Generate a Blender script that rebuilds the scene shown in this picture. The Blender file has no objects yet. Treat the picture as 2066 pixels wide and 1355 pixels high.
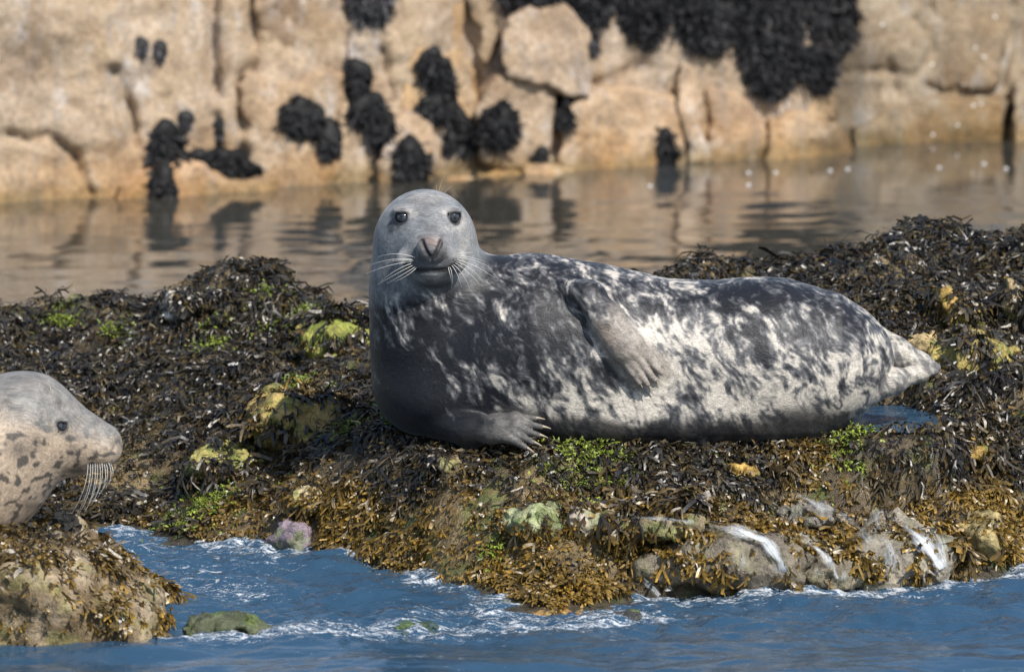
import bpy, math, random
import numpy as np
from mathutils import Vector
from mathutils.bvhtree import BVHTree

random.seed(7); rng = np.random.default_rng(7)
sc = bpy.context.scene
COL = sc.collection
R = math.radians

# ------------------------------------------------------------------ camera, sky, sun, exposure
FPX, CX, CY, CAMH, CAMY = 11480.0, 1033.0, 677.5, 3.4, -20.0     # focal length in photo pixels
PITCH = math.atan(1481.5 / FPX)
cam = bpy.data.cameras.new('camera'); camo = bpy.data.objects.new('camera', cam); COL.objects.link(camo)
camo.location = (0, CAMY, CAMH); camo.rotation_euler = (math.pi / 2 - PITCH, 0, 0)
cam.sensor_width = 36.0; cam.lens = FPX / 2066 * 36.0
cam.clip_start = 0.5; cam.clip_end = 3000
cam.dof.use_dof = True; cam.dof.focus_distance = 20.25; cam.dof.aperture_fstop = 3.5
sc.camera = camo
SUN_EL, SUN_AZ = R(48), R(144)         # azimuth clockwise from +Y: sun to the right and behind the camera
w = bpy.data.worlds.new('World'); sc.world = w; w.use_nodes = True
nt = w.node_tree; bg = nt.nodes['Background']
sky = nt.nodes.new('ShaderNodeTexSky'); sky.sky_type = 'NISHITA'; sky.sun_disc = False
sky.sun_elevation = SUN_EL; sky.sun_rotation = SUN_AZ; sky.air_density = 1.0; sky.dust_density = 0.9; sky.ozone_density = 1.2
nt.links.new(sky.outputs[0], bg.inputs[0]); bg.inputs[1].default_value = 0.125
sl = bpy.data.lights.new('sun', 'SUN'); sl.energy = 4.4; sl.angle = R(0.55); sl.color = (1, .95, .87)
so = bpy.data.objects.new('sun', sl); COL.objects.link(so)
sd = Vector((math.sin(SUN_AZ) * math.cos(SUN_EL), math.cos(SUN_AZ) * math.cos(SUN_EL), math.sin(SUN_EL)))
so.rotation_euler = sd.to_track_quat('Z', 'Y').to_euler()
sc.view_settings.view_transform = 'Standard'; sc.view_settings.look = 'None'
sc.view_settings.exposure = 0.12; sc.view_settings.gamma = 1.0

# ------------------------------------------------------------------ helpers
CP, SP = math.cos(PITCH), math.sin(PITCH)
def ray(px, py):
    a = (np.asarray(px, float) - CX) / FPX; b = -(np.asarray(py, float) - CY) / FPX
    return np.stack([a, CP + b * SP, -SP + b * CP], -1)           # not normalised; +Y forward
def P(px, py, Y):
    r = ray(px, py); t = (Y - CAMY) / r[..., 1:2]
    return np.array([0, CAMY, CAMH]) + r * t
def S(Y): return (Y - CAMY) / FPX / CP                             # metres per photo pixel at depth Y
def to_px(p):
    q = np.asarray(p) - np.array([0, CAMY, CAMH])
    f = q[..., 1] * CP - q[..., 2] * SP; u = q[..., 1] * SP + q[..., 2] * CP
    return CX + q[..., 0] / f * FPX, CY - u / f * FPX

_perm = np.random.default_rng(3).permutation(256); _perm = np.concatenate([_perm, _perm, _perm])
_g3 = np.random.default_rng(4).normal(size=(256, 3)); _g3 /= np.linalg.norm(_g3, axis=1, keepdims=True); _g3 = _g3.astype(np.float32); _perm = _perm.astype(np.int32)
def noise(p):
    p = np.asarray(p, float); fl = np.floor(p); f = (p - fl).astype(np.float32); i = fl.astype(np.int32) & 255
    u = f * f * f * (f * (f * 6 - 15) + 10); out = 0
    for dx in (0, 1):
        wx = u[..., 0] if dx else 1 - u[..., 0]
        for dy in (0, 1):
            wy = u[..., 1] if dy else 1 - u[..., 1]
            for dz in (0, 1):
                wz = u[..., 2] if dz else 1 - u[..., 2]
                h = _perm[_perm[_perm[(i[..., 0] + dx) & 255] + ((i[..., 1] + dy) & 255)] + ((i[..., 2] + dz) & 255)]
                g = _g3[h]
                out = out + wx * wy * wz * (g[..., 0] * (f[..., 0] - dx) + g[..., 1] * (f[..., 1] - dy) + g[..., 2] * (f[..., 2] - dz))
    return out * 1.6
def fbm(p, o=4, gain=.5, lac=2.03):
    a, s = 1.0, 0; p = np.asarray(p, float)
    for k in range(o):
        s = s + a * noise(p + 17.3 * k); p = p * lac; a *= gain
    return s
def sstep(a, b, x):
    t = np.clip((x - a) / (b - a), 0, 1); return t * t * (3 - 2 * t)
def smin(a, b, k):
    h = np.clip(.5 + .5 * (b - a) / k, 0, 1); return b + (a - b) * h - k * h * (1 - h)
def smax(a, b, k): return -smin(-a, -b, k)
def lerp(a, b, t): return a + (b - a) * t
def cap(p, a, b, ra, rb):
    a = np.asarray(a, float); b = np.asarray(b, float); ab = b - a
    t = np.clip(((p - a) @ ab) / (ab @ ab), 0, 1)
    d = p - a; d -= t[:, None] * ab
    return np.sqrt(np.einsum('ij,ij->i', d, d)) - (ra + (rb - ra) * t)
def chain(p, pts, rad, k=0.03):
    d = None
    for i in range(len(pts) - 1):
        e = cap(p, pts[i], pts[i + 1], rad[i], rad[i + 1]); d = e if d is None else smin(d, e, k)
    return d
def ell(p, c, r):
    q = (p - np.asarray(c)) / np.asarray(r); k0 = np.sqrt(np.einsum('ij,ij->i', q, q)); q = q / np.asarray(r); k1 = np.sqrt(np.einsum('ij,ij->i', q, q))
    return k0 * (k0 - 1) / np.maximum(k1, 1e-6)
def poly_sdf(x, z, poly):
    poly = np.asarray(poly, float); d = np.full(x.shape, 1e9); s = np.ones(x.shape); n = len(poly)
    for i in range(n):
        a, b = poly[i], poly[i - 1]; e = b - a; wx, wz = x - a[0], z - a[1]
        t = np.clip((wx * e[0] + wz * e[1]) / (e @ e + 1e-12), 0, 1)
        d = np.minimum(d, (wx - e[0] * t) ** 2 + (wz - e[1] * t) ** 2)
        c1 = z >= a[1]; c2 = z < b[1]; c3 = e[0] * wz > e[1] * wx
        s = np.where((c1 & c2 & c3) | (~c1 & ~c2 & ~c3), -s, s)
    return s * np.sqrt(d)

def surface_nets(F, org, h):
    S_ = F < 0
    c = [F[dx:F.shape[0] - 1 + dx, dy:F.shape[1] - 1 + dy, dz:F.shape[2] - 1 + dz] for dx in (0, 1) for dy in (0, 1) for dz in (0, 1)]
    n = sum((a < 0).astype(np.int8) for a in c); act = (n > 0) & (n < 8)
    ids = np.argwhere(act); V = np.stack([a[act] for a in c], 1)
    off = np.array([(dx, dy, dz) for dx in (0, 1) for dy in (0, 1) for dz in (0, 1)], float)
    acc = np.zeros((len(ids), 3)); cnt = np.zeros(len(ids))
    for a in range(8):
        for b in range(a + 1, 8):
            if np.abs(off[a] - off[b]).sum() == 1:
                m = (V[:, a] < 0) != (V[:, b] < 0)
                t = np.where(m, V[:, a] / np.where(m, V[:, a] - V[:, b], 1), 0)
                acc += np.where(m[:, None], off[a] + (off[b] - off[a]) * t[:, None], 0); cnt += m
    verts = (ids + acc / cnt[:, None]) * h + org
    gi = np.full(act.shape, -1, np.int32); gi[act] = np.arange(len(ids))
    quads = []
    for ax in range(3):
        sl0 = [slice(None)] * 3; sl1 = [slice(None)] * 3; sl0[ax] = slice(0, -1); sl1[ax] = slice(1, None)
        A, B = S_[tuple(sl0)], S_[tuple(sl1)]; e = np.argwhere(A != B); flip = A[A != B]
        o1, o2 = (ax + 1) % 3, (ax + 2) % 3
        ok = (e[:, o1] > 0) & (e[:, o2] > 0) & (e[:, o1] < F.shape[o1] - 1) & (e[:, o2] < F.shape[o2] - 1)
        e, flip = e[ok], flip[ok]; q = []
        for d1, d2 in ((1, 1), (0, 1), (0, 0), (1, 0)):
            t = e.copy(); t[:, o1] -= d1; t[:, o2] -= d2; q.append(gi[t[:, 0], t[:, 1], t[:, 2]])
        q = np.stack(q, 1); q[~flip] = q[~flip][:, ::-1]; quads.append(q)
    return verts, np.concatenate(quads)
def mesh_sdf(fn, lo, hi, h, coarse=4, project=2):
    lo = np.asarray(lo, float); hi = np.asarray(hi, float); H = h * coarse
    nc = np.ceil((hi - lo) / H).astype(int) + 1
    g = np.stack(np.meshgrid(*[lo[k] + H * np.arange(nc[k]) for k in range(3)], indexing='ij'), -1)
    Fc = fn(g.reshape(-1, 3)).reshape(nc)
    near = np.abs(Fc) < H * 2.2
    blk = np.zeros(nc - 1, bool)
    for dx in (0, 1):
        for dy in (0, 1):
            for dz in (0, 1):
                blk |= near[dx:nc[0] - 1 + dx, dy:nc[1] - 1 + dy, dz:nc[2] - 1 + dz]
    nf = (nc - 1) * coarse + 1
    F = np.repeat(np.repeat(np.repeat(Fc[:-1, :-1, :-1], coarse, 0), coarse, 1), coarse, 2).astype(np.float32)
    F = np.pad(F, ((0, 1),) * 3, mode='edge')
    bi = np.argwhere(blk); oo = np.stack(np.meshgrid(*[np.arange(coarse + 1)] * 3, indexing='ij'), -1).reshape(-1, 3)
    for s in range(0, len(bi), 3000):
        idx = (bi[s:s + 3000, None, :] * coarse + oo[None]).reshape(-1, 3)
        F[idx[:, 0], idx[:, 1], idx[:, 2]] = fn(lo + idx * h)
    v, q = surface_nets(F, lo, h)
    for _ in range(project):
        e = h * .35; f0 = fn(v)
        gr = np.stack([fn(v + np.eye(3)[k] * e) - f0 for k in range(3)], 1) / e
        v = v - np.clip(f0, -h, h)[:, None] * gr / np.maximum((gr ** 2).sum(1), .25)[:, None]
    return v, q
def make_mesh(name, verts, faces, mat=None, col=None, smooth=True, parent=None, extra=None):
    verts = np.asarray(verts, np.float32); faces = np.asarray(faces, np.int32); k = faces.shape[1]
    me = bpy.data.meshes.new(name); me.vertices.add(len(verts)); me.vertices.foreach_set('co', verts.ravel())
    me.loops.add(faces.size); me.loops.foreach_set('vertex_index', faces.ravel())
    me.polygons.add(len(faces)); me.polygons.foreach_set('loop_start', np.arange(0, faces.size, k, dtype=np.int32))
    me.polygons.foreach_set('use_smooth', np.full(len(faces), smooth, bool))
    me.update(calc_edges=True); me.validate()
    if col is not None:
        a = me.attributes.new('Col', 'FLOAT_COLOR', 'POINT')
        c4 = np.ones((len(verts), 4), np.float32); c4[:, :3] = col; a.data.foreach_set('color', c4.ravel())
    for nm, arr in (extra or {}).items():
        arr = np.asarray(arr, np.float32)
        if arr.ndim == 1: a = me.attributes.new(nm, 'FLOAT', 'POINT'); a.data.foreach_set('value', arr)
        else: a = me.attributes.new(nm, 'FLOAT_VECTOR', 'POINT'); a.data.foreach_set('vector', arr.ravel())
    o = bpy.data.objects.new(name, me); COL.objects.link(o)
    if mat: me.materials.append(mat)
    if parent: o.parent = parent
    return o
def tag(o, label=None, cat=None, group=None, kind=None):
    if label: o['label'] = label
    if cat: o['category'] = cat
    if group: o['group'] = group
    if kind: o['kind'] = kind
    return o
def grid_faces(nx, ny):
    i = np.arange(nx * ny).reshape(nx, ny)
    return np.stack([i[:-1, :-1], i[1:, :-1], i[1:, 1:], i[:-1, 1:]], -1).reshape(-1, 4)
def bvh(vs, fs): return BVHTree.FromPolygons([tuple(v) for v in np.asarray(vs).tolist()], np.asarray(fs).tolist())
CAMV = Vector((0, CAMY, CAMH))
def shoot(tree, px, py):
    d = Vector(ray(px, py)).normalized(); h = tree.ray_cast(CAMV, d); return h[0], h[1]

# ------------------------------------------------------------------ materials
class M:
    def __init__(s, name):
        s.m = bpy.data.materials.new(name); s.m.use_nodes = True; s.t = s.m.node_tree
        s.b = s.t.nodes['Principled BSDF']
    def n(s, t, **kw):
        x = s.t.nodes.new('ShaderNode' + t)
        for k, v in kw.items():
            if k.startswith('i_'): x.inputs[k[2:].replace('_', ' ')].default_value = v
            else: setattr(x, k, v)
        return x
    def l(s, a, b): s.t.links.new(a, b)
    def set(s, **kw):
        for k, v in kw.items(): s.b.inputs[k.replace('_', ' ')].default_value = v
        return s
    def coord(s, scale=(1, 1, 1), attr=None):
        src = s.n('Attribute', attribute_name=attr).outputs['Vector'] if attr else s.n('TexCoord').outputs['Object']
        mp = s.n('Mapping'); mp.inputs['Scale'].default_value = scale; s.l(src, mp.inputs[0]); return mp.outputs[0]
    def noise(s, vec, scale, detail=4, rough=.55, dist=0):
        x = s.n('TexNoise'); x.inputs['Scale'].default_value = scale; x.inputs['Detail'].default_value = detail
        x.inputs['Roughness'].default_value = rough; x.inputs['Distortion'].default_value = dist
        s.l(vec, x.inputs['Vector']); return x.outputs['Fac']
    def ramp(s, fac, stops):
        x = s.n('ValToRGB'); e = x.color_ramp.elements
        while len(e) < len(stops): e.new(.5)
        for q, (p, c) in zip(e, stops): q.position = p; q.color = (*c, 1) if len(c) == 3 else c
        s.l(fac, x.inputs[0]); return x.outputs[0]
    def mix(s, fac, a, b, mode='MIX'):
        x = s.n('Mix', data_type='RGBA', blend_type=mode)
        for sock, v in ((0, fac), (6, a), (7, b)):
            if hasattr(v, 'links'): s.l(v, x.inputs[sock])
            else: x.inputs[sock].default_value = v if sock == 0 else (*v, 1)
        return x.outputs[2]
    def math(s, op, a, b=0.0, c=None):
        x = s.n('Math', operation=op)
        for i, v in enumerate((a, b, c)):
            if v is None: continue
            if hasattr(v, 'links'): s.l(v, x.inputs[i])
            else: x.inputs[i].default_value = v
        return x.outputs[0]
    def bump(s, h, strength, dist, prev=None):
        x = s.n('Bump'); x.inputs['Strength'].default_value = strength; x.inputs['Distance'].default_value = dist
        s.l(h, x.inputs['Height'])
        if prev: s.l(prev, x.inputs['Normal'])
        return x.outputs[0]
    def out(s, color=None, normal=None, rough=None):
        if color: s.l(color, s.b.inputs['Base Color'])
        if normal: s.l(normal, s.b.inputs['Normal'])
        if rough: s.l(rough, s.b.inputs['Roughness'])
        return s.m
def mat_fur():
    m = M('seal_fur'); col = m.n('Attribute', attribute_name='Col').outputs['Color']
    v = m.coord((120, 290, 290), 'fur'); a = m.noise(v, 1.0, 3, .6, .3)
    v2 = m.coord((50, 85, 85), 'fur'); b = m.noise(v2, 1.0, 4, .6, .6)
    c = m.mix(1.0, col, m.ramp(a, [(.25, (.62, .62, .63)), (.5, (1, 1, 1)), (.75, (1.45, 1.44, 1.4))]), 'MULTIPLY')
    c = m.mix(1.0, c, m.ramp(b, [(.3, (.7, .7, .7)), (.7, (1.3, 1.3, 1.3))]), 'MULTIPLY')
    n = m.bump(a, .3, .004); n = m.bump(b, .3, .008, n)
    m.set(Roughness=.44, Sheen_Weight=.13, Sheen_Roughness=.35, Specular_IOR_Level=.35)
    m.b.inputs['Sheen Tint'].default_value = (.9, .95, 1, 1)
    return m.out(c, n)
def mat_plain(name, c, rough=.5, spec=.5, var=.0, scale=60):
    m = M(name).set(Roughness=rough, Specular_IOR_Level=spec)
    if var:
        f = m.noise(m.coord(), scale, 4); a = tuple(x * (1 - var) for x in c); b = tuple(x * (1 + var) for x in c)
        return m.out(m.ramp(f, [(.3, a), (.7, b)]), m.bump(f, .3, .004))
    m.b.inputs['Base Color'].default_value = (*c, 1); return m.m
def mat_weed(name, rough=.3, spec=.5):
    m = M(name); col = m.n('Attribute', attribute_name='Col').outputs['Color']
    f = m.noise(m.coord(), 90, 3)
    c = m.mix(1.0, col, m.ramp(f, [(.3, (.55, .55, .55)), (.7, (1.4, 1.4, 1.4))]), 'MULTIPLY')
    m.set(Roughness=rough, Specular_IOR_Level=spec)
    return m.out(c, m.bump(f, .25, .004))
def mat_cliff():
    m = M('cliff_stone'); o = m.coord(); t = m.n('Attribute', attribute_name='Col').outputs['Color']
    big = m.noise(o, 1.6, 4, .6, .4); mid = m.noise(o, 7, 5, .65, .3); fine = m.noise(o, 38, 5, .7)
    st = m.noise(m.coord((9, 9, 2.2)), 1, 4, .6)
    c = m.ramp(mid, [(.28, (.27, .205, .15)), (.5, (.44, .335, .235)), (.72, (.55, .44, .335))])
    c = m.mix(m.ramp(big, [(.45, (0, 0, 0)), (.7, (.5, .5, .5))]), c, (.45, .31, .17))
    c = m.mix(m.ramp(st, [(.52, (0, 0, 0)), (.68, (.75, .75, .75))]), c, (.36, .31, .27))
    pal = m.noise(m.coord((1, 1, .7)), 4.5, 4, .7)
    c = m.mix(m.ramp(pal, [(.55, (0, 0, 0)), (.68, (.7, .7, .7))]), c, (.60, .57, .55))
    c = m.mix(1.0, c, m.ramp(fine, [(.28, (.42, .41, .40)), (.5, (1, 1, 1)), (.75, (1.35, 1.35, 1.36))]), 'MULTIPLY')
    c = m.mix(1.0, c, t, 'MULTIPLY')
    n = m.bump(mid, .5, .05); n = m.bump(fine, .5, .02, n)
    m.set(Roughness=.8, Specular_IOR_Level=.3); return m.out(c, n)
def mat_rock(name='shore_rock', wet=.45):
    m = M(name); o = m.coord(); t = m.n('Attribute', attribute_name='Col').outputs['Color']
    mid = m.noise(o, 16, 5, .7, .3); fine = m.noise(o, 70, 5, .7); sp = m.noise(o, 33, 3, .6)
    c = m.mix(1.0, t, m.ramp(mid, [(.25, (.35, .33, .3)), (.5, (1, 1, 1)), (.75, (1.5, 1.45, 1.35))]), 'MULTIPLY')
    c = m.mix(1.0, c, m.ramp(fine, [(.25, (.5, .5, .5)), (.75, (1.4, 1.4, 1.4))]), 'MULTIPLY')
    c = m.mix(m.ramp(sp, [(.60, (0, 0, 0)), (.68, (.8, .8, .8))]), c, (.04, .034, .02))
    n = m.bump(mid, .65, .03); n = m.bump(fine, .75, .014, n)
    m.set(Roughness=wet, Specular_IOR_Level=.5); return m.out(c, n)
def mat_water():
    m = M('sea_water'); fo = m.n('Attribute', attribute_name='foam').outputs['Fac']
    ch = m.n('Attribute', attribute_name='chop').outputs['Fac']
    o = m.coord(); a = m.noise(m.coord((16, 26, 1)), 1, 3, .6, .6); b = m.noise(m.coord((60, 90, 1)), 1, 3, .6, .5)
    n1 = m.n('Bump'); n1.inputs['Distance'].default_value = .02; m.l(a, n1.inputs['Height']); m.l(m.math('MULTIPLY', ch, .45), n1.inputs['Strength'])
    n2 = m.n('Bump'); n2.inputs['Distance'].default_value = .006; m.l(b, n2.inputs['Height']); m.l(m.math('MULTIPLY', ch, .3), n2.inputs['Strength']); m.l(n1.outputs[0], n2.inputs['Normal'])
    f = m.noise(m.coord((15, 42, 22)), 1, 5, .75, 1.0); g = m.noise(o, 120, 3, .7)
    fm = m.math('ADD', fo, m.math('MULTIPLY', m.math('SUBTRACT', f, .5), 2.6)); fm = m.math('ADD', fm, m.math('MULTIPLY', m.math('SUBTRACT', g, .5), 1.1))
    fac = m.ramp(fm, [(.42, (0, 0, 0)), (.86, (.92, .92, .92))])
    c = m.mix(m.math('MINIMUM', m.math('MULTIPLY', ch, 4.0), 1.0), (.060, .054, .038), (.029, .073, .128)); c = m.mix(fac, c, (.72, .75, .77))
    m.l(m.math('ADD', .03, m.math('MULTIPLY', fac, .55)), m.b.inputs['Roughness'])
    m.set(IOR=1.333, Specular_IOR_Level=.9); return m.out(c, n2.outputs[0])
def mat_flow():
    m = M('running_water'); fo = m.n('Attribute', attribute_name='foam').outputs['Fac']
    a1 = m.noise(m.coord((75, 9, 1), 'flow'), 1, 4, .7, 1.2); a2 = m.noise(m.coord((260, 70, 1), 'flow'), 1, 3, .7, .5); a = m.math('ADD', m.math('MULTIPLY', a1, .7), m.math('MULTIPLY', a2, .3))
    fac = m.ramp(m.math('ADD', m.math('SUBTRACT', fo, .5), a), [(.44, (0, 0, 0)), (.62, (.35, .35, .35)), (.74, (.9, .9, .9))])
    m.l(fac, m.b.inputs['Alpha']); m.b.inputs['Base Color'].default_value = (.66, .69, .71, 1)
    m.set(Roughness=.3, IOR=1.33); n = m.bump(a, .8, .01)
    return m.out(None, n)
MF = mat_fur(); MWEED = mat_weed('wet_seaweed', .37, .6); MDRY = mat_weed('hanging_seaweed', .6, .25); MALG = mat_weed('green_algae', .45)
MCL = mat_cliff(); MRK = mat_rock(); MWET = mat_rock('wet_shore_rock', .22); MW = mat_water(); MFL = mat_flow()
me_ = M('seal_eye').set(Roughness=.06, Specular_IOR_Level=.7); MEYE = me_.out(me_.n('Attribute', attribute_name='Col').outputs['Color']); MCLAW = mat_plain('claw_horn', (.42, .35, .26), .45, .4, .3, 40)
MWHISK = mat_plain('whisker_hair', (.75, .74, .70), .4, .5); MDWH = mat_plain('brow_hair', (.55, .5, .42), .4, .5)

# ------------------------------------------------------------------ the setting: rock shelf (heights from points read off the photograph)
CPTS = [(0,650,23.5),(-120,650,23.5),(130,652,23.5),(300,646,23.5),(390,604,23.2),(450,570,23.1),(510,566,23.1),(575,590,23.0),(640,640,23.0),(720,634,22.9),
 (0,750,22.5),(200,750,22.5),(400,700,22.6),(550,680,22.4),(-150,760,22.5),(-150,900,21.8),(60,900,21.8),(300,890,21.6),(480,790,22.0),(600,800,21.6),(600,900,21.0),(420,990,20.95),
 (200,1000,21.2),(0,1000,21.2),(-150,1060,20.85),(90,1062,20.83),(350,1094,20.5),(520,1112,20.3),(600,1118,20.3),(300,1130,20.0),(100,1150,19.8),(500,1200,19.3),
 (700,700,22.2),(700,790,21.2),(760,885,20.45),(850,895,20.2),(1000,900,20.2),(1150,905,20.2),(1300,908,20.2),(1450,908,20.2),(1600,905,20.2),(1700,885,20.35),
 (650,1000,20.4),(640,1070,20.3),(720,1125,20.1),(840,1160,19.85),(930,1200,19.5),(760,1010,20.15),(900,1000,19.9),(900,1100,19.75),(1000,1180,19.45),(1000,1245,19.0),(1150,1260,18.9),(1200,1000,19.8),(1200,1100,19.5),(1260,1262,18.85),
 (1320,1200,19.4),(1400,1000,19.8),(1400,1100,19.5),(1480,1195,19.5),(1650,1000,20.0),(1650,1100,19.75),(1700,1188,19.55),(1900,1000,20.1),(1900,1100,19.9),(1930,1172,19.75),(2060,1000,20.4),(2060,1100,20.2),(2100,1145,20.0),(2250,1000,20.4),(2250,1140,20.05),
 (1000,850,20.85),(1300,838,20.85),(1600,838,20.85),(1000,720,21.9),(1300,640,22.2),(1000,640,22.7),(850,620,22.9),(1300,590,22.7),(1400,540,22.8),(1500,582,22.7),(1620,592,22.3),(1720,552,22.6),
 (1790,480,23.0),(1880,470,23.0),(1980,482,23.0),(2070,482,23.0),(2250,480,23.0),(1800,570,22.2),(1850,650,21.5),(2000,570,22.3),(2000,700,21.4),(1950,770,21.0),(1780,852,20.55),(1880,838,20.62),(1990,900,20.6),(2250,700,21.4),(2250,880,20.6)]
pts = np.array([P(a, b, d - 20) for a, b, d in CPTS])
def drop(lst, z): return np.array([[x, y, z] for x, y in lst])
ex = [(x, 4.6) for x in np.arange(-3.4, 3.5, .5)]
pts = np.concatenate([pts, drop(ex, -.35), drop([(x, 5.6) for x in np.arange(-3.4, 3.5, .7)], -.6),
    drop([(x, -2.0) for x in np.arange(-3.4, 3.5, .6)], -.5), drop([(-3.2, -.6), (-2.2, -.7), (-1.4, -.9), (-.7, -.9), (-.3, -1.25), (.2, -1.5), (.7, -1.1), (1.2, -.85), (1.7, -.8), (2.3, -.5), (3, -.5)], -.28),
    drop([(-3.3, 1), (-3.3, 2)], .12), drop([(-3.3, 3.2)], .4), drop([(3.3, .4)], .2), drop([(3.3, 2.5)], .7)])
GS = .024
def _k(a, b):
    r = np.linalg.norm(a[:, None, :2] - b[None, :, :2], axis=2); return np.sqrt(r * r + .02)
A = _k(pts, pts); n_ = len(pts)
A2 = np.zeros((n_ + 3, n_ + 3)); A2[:n_, :n_] = A + np.eye(n_) * -.02; A2[:n_, n_] = 1; A2[:n_, n_ + 1:] = pts[:, :2]; A2[n_:, :n_] = A2[:n_, n_:].T
Wt = np.linalg.solve(A2, np.concatenate([pts[:, 2], np.zeros(3)]))
sx = np.arange(-3.4, 3.41, GS); sy = np.arange(-2.0, 5.61, GS)
gx, gy = np.meshgrid(sx, sy, indexing='ij'); G = np.stack([gx.ravel(), gy.ravel(), 0 * gx.ravel()], 1)
hz = np.concatenate([_k(G[s:s + 20000], pts) @ Wt[:n_] for s in range(0, len(G), 20000)]) + Wt[n_] + G[:, :2] @ Wt[n_ + 1:]
seal_pad = np.exp(-((G[:, 0] - .55) / 1.0) ** 4 - ((G[:, 1] - .55) / .35) ** 4)
ns = .085 * noise(G * 2.6) + .05 * np.abs(fbm(G * 6.5 + 5, 3)) + .012 * noise(G * 19)
hz = hz + (ns - .02) * (1 - .75 * seal_pad) * (.25 + .75 * sstep(-.02, .22, hz)) - .05 * np.exp(-((G[:, 0] + 1.0) / .6) ** 4 - ((G[:, 1] + .2) / .6) ** 4)
pool = np.exp(-((G[:, 0] - 1.45) / .34) ** 4 - ((G[:, 1] - .68) / .22) ** 4)
mc = P(485, 560, 3.1); hz = hz + .095 * np.exp(-((G[:, 0] - mc[0]) / .20) ** 2 - ((G[:, 1] - 3.0) / .35) ** 2); pz = float(P(1805, 842, .66)[2]); pe = np.hypot((G[:, 0] - 1.385) / .21, (G[:, 1] - .66) / .36) + .25 * noise(G * 7)
hz = np.where(pe < 1.6, np.maximum(hz, pz + np.where(G[:, 1] < .66, -.004, .02) - .05 * sstep(1.3, 1.6, pe)), hz); hz = lerp(np.minimum(hz, pz - .05), hz, sstep(.85, 1.05, pe))
shelf_v = np.stack([G[:, 0], G[:, 1], hz], 1); shelf_f = grid_faces(len(sx), len(sy))
def bilin(x, y):
    u = np.clip((np.asarray(x) + 3.4) / GS, 0, len(sx) - 1.001); v = np.clip((np.asarray(y) + 2.0) / GS, 0, len(sy) - 1.001)
    i, j = u.astype(int), v.astype(int); a, b = u - i, v - j; Z = hz.reshape(len(sx), len(sy))
    return (Z[i, j] * (1 - a) * (1 - b) + Z[i + 1, j] * a * (1 - b) + Z[i, j + 1] * (1 - a) * b + Z[i + 1, j + 1] * a * b)
nn = fbm(shelf_v * 3.1, 3); n2 = fbm(shelf_v * 7 + 9, 3)
scol = lerp(np.array([.10, .075, .045]), np.array([.30, .22, .11]), sstep(-.2, .5, nn)[:, None])
scol = lerp(scol, np.array([.10, .14, .03]), (sstep(.15, .5, n2) * .7)[:, None])
scol = lerp(scol, np.array([.05, .05, .04]), sstep(.06, -.06, hz)[:, None])
shelf = make_mesh('rock_shelf', shelf_v, shelf_f, MWET, scol); tag(shelf, 'low tidal rock shelf buried under dark wet seaweed', kind='structure')
shelf_tree = bvh(shelf_v, shelf_f)

# ------------------------------------------------------------------ cliff behind the channel
YA, YB = (39032 / (400 + 804)) - 20 - .05, (39032 / (300 + 804)) - 20
XA, XB = -2.92, 2.0; LEAN = .16
def wall_y(x): return YA + (YB - YA) * (x - XA) / (XB - XA)
def on_wall(px, py):
    r = ray(px, py); k = (YB - YA) / (XB - XA)
    t = (wall_y(0) + LEAN * CAMH - CAMY) / (r[..., 1] - k * r[..., 0] - LEAN * r[..., 2])
    return np.array([0, CAMY, CAMH]) + r * t[..., None]
CRACKS = [([(20,268),(60,285),(95,268),(125,290),(150,312),(160,350),(185,385)], .016, .09), ([(232,140),(250,185),(268,235),(272,290)], .014, .10), ([(430,-30),(432,140),(440,190)], .02, .12),
 ([(512,-30),(510,140)], .018, .12), ([(492,150),(488,250),(490,320)], .02, .12), ([(695,-20),(700,60),(712,200)], .012, .05), ([(440,230),(447,300)], .014, .07),
 ([(960,-20),(940,60),(958,140),(960,330)], .03, .12), ([(1195,170),(1250,150),(1295,128)], .016, .08), ([(1850,45),(1880,80),(1890,110),(1865,150)], .01, .05), ([(1880,180),(1905,200),(1960,198),(1985,195)], .012, .06),
 ([(1955,90),(2000,85),(2030,100)], .01, .05), ([(2055,20),(2050,100),(2030,180)], .012, .06), ([(1700,155),(1800,150),(1850,160)], .01, .05), ([(1800,130),(1815,200)], .01, .04), ([(620,250),(640,330)], .01, .04), ([(770,100),(785,200)], .014, .07)]
wx = np.arange(-7, 8.01, .025); wz = np.concatenate([np.arange(-.6, 1.6, .025), np.arange(1.6, 3.5, .06)])
WX, WZ = np.meshgrid(wx, wz, indexing='ij'); wx_, wz_ = WX.ravel(), WZ.ravel()
W3 = np.stack([wx_, 0 * wx_, wz_], 1)
dep = -.14 * noise(W3 * 1.1 + 3) - .06 * noise(W3 * np.array([3.2, 1, 2.2]) + 7) - .03 * np.abs(fbm(W3 * 6, 3))
setback = sstep(1.86, 1.95, wx_) * .32; dep = dep + setback
col_step = .10 * (np.floor(noise(np.stack([wx_ * 1.3 + .05 * noise(W3 * 4), 0 * wx_ + .5, wz_ * .25], 1)) * 4) / 4); dep = dep - .13 * sstep(-1.75, -1.6, wx_) * sstep(1.9, 1.8, wx_) - col_step * .6 - .12 * sstep(-1.62, -1.70, wx_ + .03 * noise(W3 * 3)) - .06 * sstep(-2.2, -2.28, wx_ + .05 * noise(W3 * 2.5)) * sstep(.2, .35, wz_)
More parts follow.
